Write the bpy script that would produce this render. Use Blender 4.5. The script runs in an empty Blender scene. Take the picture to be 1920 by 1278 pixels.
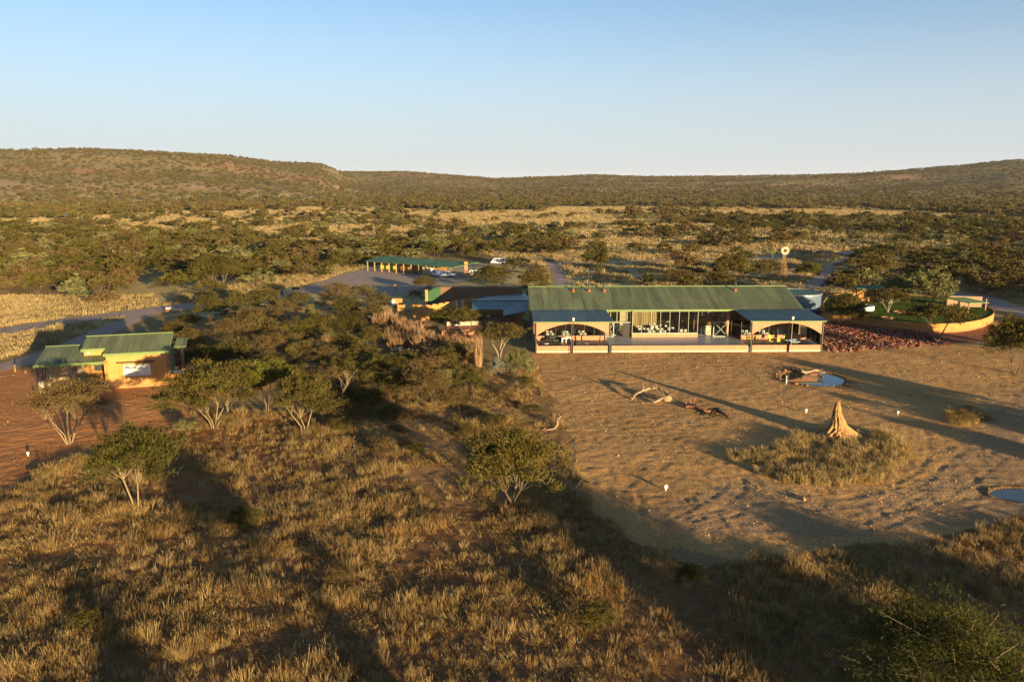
import bpy, math, random
import numpy as np
from mathutils import Vector, Matrix
R = math.radians
sc = bpy.context.scene
col = sc.collection

# ------------------------------------------------------------------ camera, sky, sun, exposure
F = 1450.0; CX = 960.0; CY = 639.0; YH = 345.0; H = 26.5
P = math.atan((CY-YH)/F)
cam = bpy.data.cameras.new('camera'); co = bpy.data.objects.new('camera', cam); col.objects.link(co)
cam.sensor_width = 36.0; cam.lens = F/1920*36; cam.clip_start = 0.5; cam.clip_end = 30000
co.location = (0, 0, H); co.rotation_euler = (R(90)-P, 0, 0)
sc.camera = co
SKY_SAT = .92; HAZE = (2.85, 3.05, 3.3)
SUN_EL = 6.2; SUN_AZ = 147.0          # azimuth clockwise from +Y
w = bpy.data.worlds.new("World"); sc.world = w; w.use_nodes = True
nt = w.node_tree
sky = nt.nodes.new('ShaderNodeTexSky'); sky.sky_type = 'NISHITA'; sky.sun_disc = False
sky.sun_elevation = R(SUN_EL); sky.sun_rotation = R(SUN_AZ)
sky.air_density = 1.0; sky.dust_density = 0.5; sky.ozone_density = 2.6; sky.altitude = 1400
hs_ = nt.nodes.new('ShaderNodeHueSaturation'); hs_.inputs['Saturation'].default_value = SKY_SAT
nt.links.new(sky.outputs[0], hs_.inputs['Color'])
tcw = nt.nodes.new('ShaderNodeTexCoord'); spw = nt.nodes.new('ShaderNodeSeparateXYZ'); nt.links.new(tcw.outputs['Generated'], spw.inputs[0])
mrw = nt.nodes.new('ShaderNodeMapRange'); mrw.interpolation_type = 'SMOOTHERSTEP'
mrw.inputs['From Min'].default_value = -0.05; mrw.inputs['From Max'].default_value = 0.30; mrw.inputs['To Min'].default_value = .95; mrw.inputs['To Max'].default_value = 0
nt.links.new(spw.outputs[2], mrw.inputs[0])
mxw = nt.nodes.new('ShaderNodeMix'); mxw.data_type = 'RGBA'; nt.links.new(mrw.outputs[0], mxw.inputs[0])     # dusty air low over the horizon, all round
nt.links.new(hs_.outputs[0], mxw.inputs[6]); mxw.inputs[7].default_value = (*HAZE, 1)
nt.links.new(mxw.outputs[2], nt.nodes['Background'].inputs[0])
nt.nodes['Background'].inputs[1].default_value = 0.076
sun = bpy.data.lights.new('sun', 'SUN'); so = bpy.data.objects.new('sun', sun); col.objects.link(so)
sun.energy = 5.0; sun.angle = R(0.53); sun.color = (1.0, 0.745, 0.405)
sd = Vector((math.sin(R(SUN_AZ))*math.cos(R(SUN_EL)), math.cos(R(SUN_AZ))*math.cos(R(SUN_EL)), math.sin(R(SUN_EL))))
so.rotation_euler = sd.to_track_quat('Z', 'Y').to_euler(); so.location = (60, -90, 60)
sc.view_settings.view_transform = 'Standard'; sc.view_settings.look = 'None'
sc.view_settings.gamma = 1; sc.view_settings.use_curve_mapping = False
sc.view_settings.exposure = 1.6
SDX, SDY = math.sin(R(SUN_AZ)), math.cos(R(SUN_AZ))      # horizontal direction towards the sun

# ------------------------------------------------------------------ helpers
def at(px, py, z=0.0):
    u = (px-CX)/F; v = (CY-py)/F
    dy = math.cos(P)+v*math.sin(P); dz = -math.sin(P)+v*math.cos(P)
    t = (z-H)/dz
    return (u*t, dy*t)
def proj(x, y, z=0):
    dz = z-H; f = y*math.cos(P)-dz*math.sin(P); v = y*math.sin(P)+dz*math.cos(P)
    return (CX+F*x/f, CY-F*v/f)
def mpx(py): return H/(py-YH)          # metres per photo pixel for something standing at row py

def tag(o, label=None, cat=None, group=None, kind=None):
    if label: o['label'] = label
    if cat: o['category'] = cat
    if group: o['group'] = group
    if kind: o['kind'] = kind
    return o
def empty(name, loc, rz=0, label=None, cat=None, group=None):
    o = bpy.data.objects.new(name, None); col.objects.link(o)
    o.location = loc; o.rotation_euler = (0, 0, rz); o.empty_display_size = .3
    return tag(o, label, cat, group)
def link(name, me, parent=None, loc=None):
    o = bpy.data.objects.new(name, me); col.objects.link(o)
    if parent: o.parent = parent
    if loc: o.location = loc
    return o
def npmesh(name, verts, faces, mats=(), smooth=False, mi=None):
    verts = np.asarray(verts, dtype=np.float32); faces = np.asarray(faces, dtype=np.int32)
    n, k = faces.shape
    me = bpy.data.meshes.new(name)
    me.vertices.add(len(verts)); me.vertices.foreach_set('co', verts.ravel())
    me.loops.add(n*k); me.loops.foreach_set('vertex_index', faces.ravel())
    me.polygons.add(n); me.polygons.foreach_set('loop_start', np.arange(0, n*k, k, dtype=np.int32))
    for m in mats: me.materials.append(m)
    if mi is not None: me.polygons.foreach_set('material_index', np.asarray(mi, dtype=np.int32))
    if smooth: me.polygons.foreach_set('use_smooth', np.ones(n, dtype=bool))
    me.update(calc_edges=True)
    return me

class MB:
    """collects simple shapes into one mesh"""
    def __init__(s): s.v = []; s.f = []
    def add(s, vs, fs):
        b = len(s.v); s.v += [tuple(p) for p in vs]; s.f += [tuple(i+b for i in f) for f in fs]; return s
    def box(s, x0, x1, y0, y1, z0, z1):
        v = [(x, y, z) for x in (x0, x1) for y in (y0, y1) for z in (z0, z1)]
        return s.add(v, [(0,1,3,2),(4,6,7,5),(0,4,5,1),(2,3,7,6),(0,2,6,4),(1,5,7,3)])
    def tube(s, pts, rad, n=6, cap=True):
        pts = [Vector(p) for p in pts]
        if not hasattr(rad, '__len__'): rad = [rad]*len(pts)
        b = len(s.v)
        up = Vector((0.13, 0.21, 1)).normalized()
        for i, p in enumerate(pts):
            d = (pts[min(i+1, len(pts)-1)]-pts[max(i-1, 0)])
            if d.length < 1e-6: d = Vector((0, 0, 1))
            d.normalize()
            a = d.cross(up if abs(d.dot(up)) < .95 else Vector((1, 0, 0))).normalized(); c = d.cross(a)
            for k in range(n):
                t = 2*math.pi*k/n
                s.v.append(tuple(p+a*(math.cos(t)*rad[i])+c*(math.sin(t)*rad[i])))
        for i in range(len(pts)-1):
            for k in range(n):
                q = (k+1) % n
                s.f.append((b+i*n+k, b+i*n+q, b+(i+1)*n+q, b+(i+1)*n+k))
        if cap:
            s.f.append(tuple(b+k for k in range(n))[::-1]); e = b+(len(pts)-1)*n
            s.f.append(tuple(e+k for k in range(n)))
        return s
    def cyl(s, x, y, z0, z1, r0, r1=None, n=12):
        return s.tube([(x, y, z0), (x, y, z1)], [r0, r0 if r1 is None else r1], n)
    def prism(s, poly, z0, z1):
        n = len(poly)
        v = [(x, y, z0) for x, y in poly]+[(x, y, z1) for x, y in poly]
        f = [tuple(range(n))[::-1], tuple(range(n, 2*n))]+[(i, (i+1) % n, n+(i+1) % n, n+i) for i in range(n)]
        return s.add(v, f)
    def profx(s, prof, x0, x1):
        """profile in (y,z) extruded along x"""
        n = len(prof)
        v = [(x0, y, z) for y, z in prof]+[(x1, y, z) for y, z in prof]
        f = [tuple(range(n)), tuple(range(n, 2*n))[::-1]]+[(i, n+i, n+(i+1) % n, (i+1) % n) for i in range(n)]
        return s.add(v, f)
    def profy(s, prof, y0, y1):
        n = len(prof)
        v = [(x, y0, z) for x, z in prof]+[(x, y1, z) for x, z in prof]
        f = [tuple(range(n)), tuple(range(n, 2*n))[::-1]]+[(i, n+i, n+(i+1) % n, (i+1) % n) for i in range(n)]
        return s.add(v, f)
    def mesh(s, name, mat, smooth=False):
        me = bpy.data.meshes.new(name); me.from_pydata(s.v, [], s.f); me.materials.append(mat)
        if smooth:
            for p in me.polygons: p.use_smooth = True
        me.update(); return me
    def build(s, name, mat, parent=None, loc=None, smooth=False):
        return link(name, s.mesh(name, mat, smooth), parent, loc)
def boxp(name, mat, parent, *b): return MB().box(*b).build(name, mat, parent)
def copy_tree(o, parent=None):
    c = o.copy(); col.objects.link(c); c.parent = parent
    for ch in [x for x in bpy.data.objects if x.parent == o]: copy_tree(ch, c)
    return c
def copy_thing(root, kids, loc, rz=0, scale=None):
    r = root.copy(); col.objects.link(r); r.location = loc; r.rotation_euler = (0, 0, rz)
    if scale: r.scale = scale
    for k in kids:
        c = k.copy(); col.objects.link(c); c.parent = r
    return r

# numpy value noise
_rs = np.random.RandomState(7); _T = _rs.rand(512, 512).astype(np.float32)
def vnoise(x, y):
    xi = np.floor(x).astype(np.int64); yi = np.floor(y).astype(np.int64)
    fx = x-xi; fy = y-yi; fx = fx*fx*(3-2*fx); fy = fy*fy*(3-2*fy)
    a = _T[xi % 512, yi % 512]; b = _T[(xi+1) % 512, yi % 512]; c = _T[xi % 512, (yi+1) % 512]; d = _T[(xi+1) % 512, (yi+1) % 512]
    return (a*(1-fx)+b*fx)*(1-fy)+(c*(1-fx)+d*fx)*fy
def fbm(x, y, s, o=4):
    x = np.asarray(x, dtype=np.float64)/s; y = np.asarray(y, dtype=np.float64)/s
    t = 0; a = .5; n = 0
    for i in range(o):
        t = t+a*vnoise(x+i*17.3, y+i*31.7); n += a; a *= .5; x = x*2.03; y = y*2.03
    return t/n
def inpoly(x, y, poly):
    x = np.asarray(x); y = np.asarray(y); r = np.zeros(x.shape, dtype=bool)
    n = len(poly)
    for i in range(n):
        x0, y0 = poly[i]; x1, y1 = poly[(i+1) % n]
        if y0 == y1: continue
        c = ((y0 > y) != (y1 > y)) & (x < (x1-x0)*(y-y0)/(y1-y0)+x0)
        r ^= c
    return r
def dpoly(x, y, line):
    d = np.full(np.shape(x), 1e9)
    for (x0, y0), (x1, y1) in zip(line[:-1], line[1:]):
        l2 = (x1-x0)**2+(y1-y0)**2
        t = np.clip(((x-x0)*(x1-x0)+(y-y0)*(y1-y0))/l2, 0, 1)
        d = np.minimum(d, np.hypot(x-x0-t*(x1-x0), y-y0-t*(y1-y0)))
    return d

# ------------------------------------------------------------------ materials
class NM:
    def __init__(s, name):
        s.m = bpy.data.materials.new(name); s.m.use_nodes = True; s.t = s.m.node_tree
        s.b = s.t.nodes['Principled BSDF']; s.out = s.t.nodes['Material Output']
    def n(s, typ, **k):
        x = s.t.nodes.new(typ)
        for a, b in k.items(): setattr(x, a, b)
        return x
    def l(s, a, b): s.t.links.new(a, b)
    def mix(s, f, a, b, mode='MIX'):
        x = s.n('ShaderNodeMix', data_type='RGBA', blend_type=mode)
        for sock, val in ((x.inputs[0], f), (x.inputs[6], a), (x.inputs[7], b)):
            if hasattr(val, 'is_linked') or hasattr(val, 'links'): s.l(val, sock)
            elif isinstance(val, tuple): sock.default_value = (*val, 1) if len(val) == 3 else val
            else: sock.default_value = val
        return x.outputs[2]
    def noise(s, scale, detail=4, vec=None, rough=.55):
        x = s.n('ShaderNodeTexNoise'); x.inputs['Scale'].default_value = scale; x.inputs['Detail'].default_value = detail
        x.inputs['Roughness'].default_value = rough
        if vec: s.l(vec, x.inputs['Vector'])
        return x.outputs[0]
    def ramp(s, f, stops):
        x = s.n('ShaderNodeValToRGB'); r = x.color_ramp
        while len(r.elements) < len(stops): r.elements.new(.5)
        for e, (p, c) in zip(r.elements, stops):
            e.position = p; e.color = (*c, 1) if len(c) == 3 else c
        s.l(f, x.inputs[0]); return x.outputs[0]
    def bump(s, h, strength=.5, dist=.05, prev=None):
        x = s.n('ShaderNodeBump'); x.inputs['Strength'].default_value = strength; x.inputs['Distance'].default_value = dist
        s.l(h, x.inputs['Height'])
        if prev: s.l(prev, x.inputs['Normal'])
        return x.outputs[0]
def plain(name, c, rough=.8, var=.18, scale=1.5, metal=0, bump=0, spec=.3):
    k = NM(name); tc = k.n('ShaderNodeTexCoord')
    nz = k.noise(scale, 5, tc.outputs['Object'])
    lo = tuple(x*(1-var) for x in c); hi = tuple(min(1, x*(1+var)) for x in c)
    k.l(k.ramp(nz, [(.3, lo), (.7, hi)]), k.b.inputs['Base Color'])
    k.b.inputs['Roughness'].default_value = rough; k.b.inputs['Metallic'].default_value = metal
    k.b.inputs['Specular IOR Level'].default_value = spec
    if bump: k.l(k.bump(k.noise(scale*8, 4, tc.outputs['Object']), bump, .03), k.b.inputs['Normal'])
    return k.m
M = {}


M['brown_wall'] = plain('brown_plaster', (.17, .09, .05), .9, .1, .5)  # brown lowered so the rear wing wall looks shaded by colour
M['fascia'] = plain('green_fascia_paint', (.135, .19, .055), .55, .08)



M['post'] = plain('dark_steel', (.05, .055, .05), .5, .1)
M['steel'] = plain('galvanised_steel', (.32, .35, .36), .4, .1, 2, metal=.5)
M['paleframe'] = plain('grey_green_frame', (.26, .28, .2), .6, .1)
M['white'] = plain('white_paint', (.78, .76, .72), .6, .05)
M['cream'] = plain('cream_plaster', (.52, .43, .30), .8, .1)
M['cloth'] = plain('white_cloth', (.62, .6, .55), .9, .05)
M['curtain'] = plain('tan_curtain', (.40, .30, .17), .9, .12, 3)
M['wood'] = plain('weathered_wood', (.3, .2, .12), .85, .2, 4)
M['paleWood'] = plain('bleached_dead_wood', (.28, .20, .115), .85, .28, 3, bump=.5)
M['redWood'] = plain('rusty_dead_wood', (.26, .11, .055), .9, .3, 3, bump=.5)
M['charWood'] = plain('charred_dead_wood', (.03, .025, .02), .9, .3, 3, bump=.5)
M['bark'] = plain('grey_brown_bark', (.14, .10, .065), .9, .25, 6, bump=.3)
M['palebark'] = plain('pale_acacia_bark', (.21, .155, .085), .85, .2, 4)
M['whitebark'] = plain('whitish_bark', (.30, .26, .19), .85, .2, 4)
M['floor_blue'] = plain('polished_grey_floor', (.22, .23, .25), .35, .12, .4)
M['floor_dark'] = plain('dark_floor', (.09, .08, .085), .5, .15, .5)
M['redpave'] = plain('red_paving', (.38, .12, .06), .85, .2, 2)
M['black'] = plain('black_plastic', (.02, .02, .022), .5, .1)
M['dark'] = plain('dark_board', (.03, .028, .025), .7, .1)
M['rust'] = plain('red_oxide', (.32, .07, .03), .7, .2)
M['carwhite'] = plain('white_car_paint', (.75, .76, .78), .25, .03, spec=.5)
M['carglass'] = plain('dark_car_glass', (.02, .025, .03), .1, .05, spec=.6)
M['tyre'] = plain('tyre_rubber', (.03, .03, .03), .8, .1)
M['lawn'] = plain('lawn_green', (.05, .075, .02), .95, .4, .9, bump=.6, spec=.05)
M['yellow'] = plain('yellow_cushion', (.62, .55, .05), .8, .08)
M['skin'] = plain('skin', (.16, .09, .06), .6, .05)
M['shirt'] = plain('orange_shirt', (.42, .17, .07), .9, .08)
M['trousers'] = plain('dark_trousers', (.03, .03, .035), .9, .08)
M['bluebox'] = plain('pale_blue_plastic', (.45, .55, .65), .5, .05)
M['tankshaded'] = plain('shaded_tank_sheet', (.09, .13, .18), .5, .15, .6, spec=.3)  # blue-grey deepened: the shade on the tank is put into its colour
M['tankgreen'] = plain('green_tank_cover', (.05, .12, .085), .7, .12, .5)

def brick_mat(name, c1, c2, mortar):
    k = NM(name); tc = k.n('ShaderNodeTexCoord'); s = k.n('ShaderNodeSeparateXYZ'); k.l(tc.outputs['Object'], s.inputs[0])
    a = k.n('ShaderNodeMath', operation='ADD'); k.l(s.outputs[0], a.inputs[0]); k.l(s.outputs[1], a.inputs[1])
    c = k.n('ShaderNodeCombineXYZ'); k.l(a.outputs[0], c.inputs[0]); k.l(s.outputs[2], c.inputs[1])
    b = k.n('ShaderNodeTexBrick'); k.l(c.outputs[0], b.inputs['Vector'])
    b.inputs['Scale'].default_value = 1; b.inputs['Brick Width'].default_value = .24; b.inputs['Row Height'].default_value = .09
    b.inputs['Mortar Size'].default_value = .008
    b.inputs['Color1'].default_value = (*c1, 1); b.inputs['Color2'].default_value = (*c2, 1); b.inputs['Mortar'].default_value = (*mortar, 1)
    nz = k.noise(2.2, 5, tc.outputs['Object'])
    f = k.mix(k.ramp(nz, [(.58, (0, 0, 0)), (.8, (.8, .8, .8))]), b.outputs['Color'], (.58, .40, .27))
    k.l(f, k.b.inputs['Base Color']); k.b.inputs['Roughness'].default_value = .9
    k.l(k.bump(b.outputs['Fac'], -.4, .01), k.b.inputs['Normal'])
    return k.m
M['brick'] = brick_mat('orange_face_brick', (.46, .19, .085), (.34, .125, .06), (.42, .30, .2))
M['brickdark'] = brick_mat('dark_brick', (.2, .12, .08), (.15, .09, .06), (.22, .17, .13))
def glass_mat():
    k = NM('clear_pane'); t = k.n('ShaderNodeBsdfTransparent'); t.inputs[0].default_value = (.86, .88, .86, 1)
    g = k.n('ShaderNodeBsdfGlossy'); g.inputs['Roughness'].default_value = .02
    fr = k.n('ShaderNodeFresnel'); fr.inputs[0].default_value = 1.5
    mx = k.n('ShaderNodeMixShader'); k.l(fr.outputs[0], mx.inputs[0]); k.l(t.outputs[0], mx.inputs[1]); k.l(g.outputs[0], mx.inputs[2])
    k.l(mx.outputs[0], k.out.inputs[0]); return k.m
M['glass'] = glass_mat()
def water_mat(name, c):
    k = NM(name); k.b.inputs['Base Color'].default_value = (*c, 1); k.b.inputs['Roughness'].default_value = .04
    k.b.inputs['IOR'].default_value = 1.5; k.b.inputs['Specular IOR Level'].default_value = .9
    tc = k.n('ShaderNodeTexCoord'); k.l(k.bump(k.noise(1.5, 3, tc.outputs['Object']), .04, .02), k.b.inputs['Normal'])
    return k.m
M['water'] = water_mat('pond_water', (.05, .045, .035)); M['pool'] = water_mat('pool_water', (.03, .16, .17))

def leaf_mat(name, stops, trans=.3, scale=.7):
    k = NM(name); oi = k.n('ShaderNodeObjectInfo'); tc = k.n('ShaderNodeTexCoord')
    c = k.ramp(oi.outputs['Random'], stops)
    nz = k.noise(scale, 3, tc.outputs['Object'])
    c2 = k.mix(1.0, c, (.55, .5, .5), 'MULTIPLY'); k.t.nodes[-1]
    g = k.mix(k.ramp(nz, [(.35, (0, 0, 0)), (.65, (1, 1, 1))]), c2, c)
    d = k.n('ShaderNodeBsdfDiffuse'); tr = k.n('ShaderNodeBsdfTranslucent'); mx = k.n('ShaderNodeMixShader')
    k.l(g, d.inputs[0]); k.l(g, tr.inputs[0]); mx.inputs[0].default_value = trans
    k.l(d.outputs[0], mx.inputs[1]); k.l(tr.outputs[0], mx.inputs[2]); k.l(mx.outputs[0], k.out.inputs[0])
    return k.m
M['leaf'] = leaf_mat('olive_foliage', [(0, (.085, .08, .02)), (.35, (.13, .115, .03)), (.7, (.125, .10, .032)), (1, (.17, .14, .045))])
M['leafbrown'] = leaf_mat('brown_olive_foliage', [(0, (.15, .105, .042)), (1, (.20, .145, .058))])
M['leafgreen'] = leaf_mat('green_foliage', [(0, (.095, .092, .024)), (1, (.13, .118, .03))])
M['leafbright'] = leaf_mat('bright_green_foliage', [(0, (.16, .165, .03)), (1, (.18, .18, .035))])
M['leafpale'] = leaf_mat('pale_green_foliage', [(0, (.20, .205, .08)), (1, (.24, .23, .095))])
M['leafsilver'] = leaf_mat('silver_foliage', [(0, (.22, .25, .2)), (1, (.26, .27, .2))])
M['stalk'] = leaf_mat('dry_stalks', [(0, (.34, .21, .10)), (1, (.42, .28, .15))], .15)
M['grass'] = leaf_mat('dry_grass', [(0, (.16, .10, .045)), (.25, (.50, .35, .13)), (.5, (.64, .48, .21)), (.7, (.30, .24, .12)), (.85, (.46, .27, .09)), (1, (.20, .12, .055))], .35)
M['grassgold'] = leaf_mat('golden_grass', [(0, (.42, .32, .145)), (.5, (.52, .41, .20)), (1, (.36, .27, .12))], .35)
M['grassring'] = leaf_mat('pale_grass', [(0, (.30, .21, .085)), (.4, (.58, .44, .18)), (.7, (.50, .36, .14)), (1, (.40, .33, .17))], .35)

def roof_mat(name, c, rough, spec):
    """painted sheet: fading in streaks down the slope, dust, side laps every 0.9 m"""
    k = NM(name); tc = k.n('ShaderNodeTexCoord'); mp = k.n('ShaderNodeMapping'); mp.inputs['Scale'].default_value = (3.0, .22, .22)
    k.l(tc.outputs['Object'], mp.inputs[0]); st = k.noise(1.0, 5, mp.outputs[0], .65); big = k.noise(.28, 4, tc.outputs['Object'])
    sh = k.n('ShaderNodeMapping'); sh.inputs['Scale'].default_value = (1.15, .12, .12); k.l(tc.outputs['Object'], sh.inputs[0])
    vo = k.n('ShaderNodeTexVoronoi'); vo.inputs['Scale'].default_value = 1.0; k.l(sh.outputs[0], vo.inputs['Vector'])
    r = k.ramp(st, [(.25, tuple(x*.72 for x in c)), (.55, c), (.8, tuple(x*1.15+.006 for x in c))])
    bw = k.n('ShaderNodeRGBToBW'); k.l(vo.outputs['Color'], bw.inputs[0]); r = k.mix(.35, r, bw.outputs[0], 'SOFT_LIGHT')
    dust = k.ramp(big, [(.55, (0, 0, 0)), (.8, (.25, .25, .25))]); r = k.mix(dust, r, (.24, .19, .12))
    k.l(r, k.b.inputs['Base Color']); k.b.inputs['Roughness'].default_value = rough; k.b.inputs['Specular IOR Level'].default_value = spec
    k.l(k.bump(k.noise(.8, 3, tc.outputs['Object']), .25, .08), k.b.inputs['Normal']); return k.m
M['roofgreen'] = roof_mat('green_roof_sheet', (.10, .118, .058), .55, .35)
M['roofgreen2'] = roof_mat('bright_green_roof_sheet', (.055, .125, .035), .55, .3)
M['roofshaded'] = roof_mat('dark_green_roof_sheet', (.05, .09, .085), .45, .4)  # green sheet with sky reflection and shade painted in as darker blue
def plaster_mat(name, c):
    """earth plaster with soil splash near the ground, rain streaks and blotches"""
    k = NM(name); tc = k.n('ShaderNodeTexCoord'); mp = k.n('ShaderNodeMapping'); mp.inputs['Scale'].default_value = (2.2, 2.2, .25)
    k.l(tc.outputs['Object'], mp.inputs[0]); st = k.noise(1.0, 5, mp.outputs[0], .6); bl = k.noise(.7, 6, tc.outputs['Object'], .65)
    r = k.ramp(bl, [(.3, tuple(x*.78 for x in c)), (.55, c), (.8, tuple(min(1, x*1.15+.01) for x in c))])
    r = k.mix(k.ramp(st, [(.5, (0, 0, 0)), (.78, (.5, .5, .5))]), r, tuple(x*.55 for x in c))
    sp = k.n('ShaderNodeSeparateXYZ'); k.l(tc.outputs['Object'], sp.inputs[0])
    ad = k.n('ShaderNodeMath', operation='MULTIPLY_ADD'); k.l(k.noise(4, 4, tc.outputs['Object']), ad.inputs[0]); ad.inputs[1].default_value = -.7; k.l(sp.outputs[2], ad.inputs[2])
    f = k.ramp(ad.outputs[0], [(0.0, (.75, .75, .75)), (.28, (0, 0, 0))]); r = k.mix(f, r, (.34, .15, .06))
    k.l(r, k.b.inputs['Base Color']); k.b.inputs['Roughness'].default_value = .92
    k.l(k.bump(k.noise(9, 5, tc.outputs['Object']), .35, .03), k.b.inputs['Normal']); return k.m
M['ochre'] = plaster_mat('ochre_plaster', (.48, .235, .065)); M['ochre2'] = plaster_mat('ochre_earth_plaster', (.45, .215, .055))
M['leafshaded'] = leaf_mat('dark_green_foliage', [(0, (.075, .08, .02)), (1, (.09, .095, .024))])  # corner bush foliage, darkened so its colour carries the missing shade
M['lawnleaf'] = leaf_mat('lawn_blades', [(0, (.07, .12, .02)), (1, (.10, .14, .03))])
M['leafgold'] = leaf_mat('golden_olive_foliage', [(0, (.15, .125, .033)), (1, (.18, .145, .04))])
M['hillleaf'] = leaf_mat('hill_foliage', [(0, (.13, .12, .038)), (.5, (.16, .14, .048)), (1, (.20, .165, .06))])
# ------------------------------------------------------------------ terrain
SKY_LINE = [(-900,300),(-400,285),(-200,276),(0,281),(150,279),(300,284),(430,292),(520,303),(600,306),(640,322),(700,322),(760,321),(840,327),(930,334),(1050,330),(1110,327),(1200,330),(1300,330),(1480,328),(1600,325),(1700,318),(1800,310),(1890,301),(2000,297),(2300,288),(2900,300)]
_sa = []; _se = []
for px, py in SKY_LINE:
    u = (px-CX)/F; v = (CY-py)/F; dy = math.cos(P)+v*math.sin(P); dz = -math.sin(P)+v*math.cos(P)
    _sa.append(math.atan2(u, dy)); _se.append(dz/math.hypot(u, dy))
_sa = np.array(_sa); _se = np.array(_se)
_x635 = math.atan2((640-CX)/F, 1.0)
RD = [[at(*p) for p in l] for l in (
    [(-400,668),(-60,634),(60,612),(150,599),(300,580),(430,564),(540,550),(620,539),(700,530)],
    [(-200,745),(-80,706),(20,686),(90,664),(170,632),(230,606),(275,588)],
    [(850,505),(905,499),(960,493),(1040,493),(1110,495),(1180,491),(1290,487),(1400,484),(1480,479),(1560,477),(1610,472),(1680,462)],
    [(1625,470),(1598,484),(1570,500),(1545,522),(1532,540)],
    [(1640,522),(1700,534),(1760,543),(1830,556),(1900,580),(1990,610)],
    [(1036,496),(1050,520),(1052,548)])]
RW = [7.5, 4.6, 6.5, 6.0, 7.0, 4.0]
LOT = [at(*p) for p in ((545,548),(610,525),(655,510),(690,504),(760,508),(850,520),(905,508),(900,524),(800,540),(758,552),(700,556),(640,552))]
POND = (*at(1524,709), 4.0, 4.2); POND2 = (*at(1925,928), 2.9, 1.7)
def road_dist(x, y):
    d = np.full(np.shape(x), 1e9)
    for l, wd in zip(RD, RW): d = np.minimum(d, dpoly(x, y, l)-wd/2)
    ins = inpoly(x, y, LOT); d = np.minimum(d, dpoly(x, y, LOT+[LOT[0]]))
    return np.where(ins, -1, d)
FLAT = [  # footprints kept level: lodge, house, lawn
    [(-24,121),(51,121),(51,172),(-24,172)], [(-64,94),(-40,100),(-44,112),(-66,106)]]
TRK = [[at(*p) for p in l] for l in (
    [(1190,1020),(1300,975),(1420,945),(1540,950),(1680,930),(1780,885),(1850,820),(1900,760),(1960,700)],
    [(1230,1000),(1350,940),(1390,905),(1340,860),(1250,830)],
    [(1640,985),(1760,930),(1850,870),(1960,790)],
    [(1745,800),(1765,850),(1735,895),(1640,935),(1500,945)],
    [(1700,665),(1800,652),(1860,668),(1885,700),(1890,740)],
    [(1180,925),(1184,975)], [(1300,935),(1345,980),(1352,1010)],
    [(1560,1000),(1700,960),(1830,940),(1960,900)])]
def tracks(x, y):
    t = np.zeros(np.shape(x))
    for l in TRK:
        p = l
        for _ in range(3): p = [p[0]]+[q for a, b in zip(p, p[1:]) for q in ((.75*a[0]+.25*b[0], .75*a[1]+.25*b[1]), (.25*a[0]+.75*b[0], .25*a[1]+.75*b[1]))]+[p[-1]]
        xs_ = [q[0] for q in p]; ys_ = [q[1] for q in p]
        m = (x > min(xs_)-2) & (x < max(xs_)+2) & (y > min(ys_)-2) & (y < max(ys_)+2)
        if not m.any(): continue
        d = dpoly(x[m], y[m], p)
        for off in (.75,):
            e = d-off; t[m] += .028*np.exp(-(e/.2)**2)-.014*np.exp(-((np.abs(e)-.42)/.16)**2)
    return t
def hill(x, y):
    x = np.asarray(x, dtype=float); y = np.asarray(y, dtype=float)
    r = np.hypot(x, y); th = np.arctan2(x, y)
    e = np.interp(th, _sa, _se, left=.02, right=.03)
    nearh = 1/(1+np.exp((th-_x635)/.012))
    Rr = 2300*nearh+3000*(1-nearh)
    r0 = 1050*nearh+1350*(1-nearh)
    hr = H+Rr*e-4.0
    t = np.clip((r-r0)/(Rr-r0), 0, 1); s = t*t*(3-2*t)
    h = hr*s
    n = (fbm(x, y, 420, 4)-.5)
    h = h+n*s*(1-s)*4*np.maximum(hr, 10)*.5
    back = np.clip((r-Rr)/1500, 0, 1)
    return h*(1-back*.35)
def ground_z(x, y, fine=True):
    x = np.asarray(x, dtype=float); y = np.asarray(y, dtype=float)
    r = np.hypot(x, y)
    z = hill(x, y)
    if fine:
        amp = np.clip(road_dist(x, y)/2.0, 0, 1)
        for f in FLAT: amp = np.where(inpoly(x, y, f), 0, amp)
        near = np.clip((r-20)/15, 0, 1)*np.clip((420-r)/200, 0, 1)
        z = z+amp*near*((fbm(x, y, 9, 3)-.5)*.10+(fbm(x, y, 1.5, 2)-.5)*.04+(fbm(x+90, y, .62, 2)-.5)*.13)
        nm_ = (r < 150)
        if nm_.any(): z = z-np.where(nm_, tracks(x, y), 0)
        for (a, b, rx, ry) in (POND, POND2):
            q = np.hypot((x-a)/rx, (y-b)/ry)*(1+.16*(fbm(x, y, 2.5, 2)-.5))
            z = np.where(q < 1.5, z*np.clip((q-1)/.5, 0, 1)*.6+.10*np.exp(-((q-1.12)/.1)**2), z)
            z = np.where(q < 1.05, -.5*np.clip((1.05-q)/.12, 0, 1)+z*np.clip((q-1)/.05, 0, 1), z)
    return z
def gz(x, y, fine=True): return float(ground_z(np.array([x]), np.array([y]), fine)[0])

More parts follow.
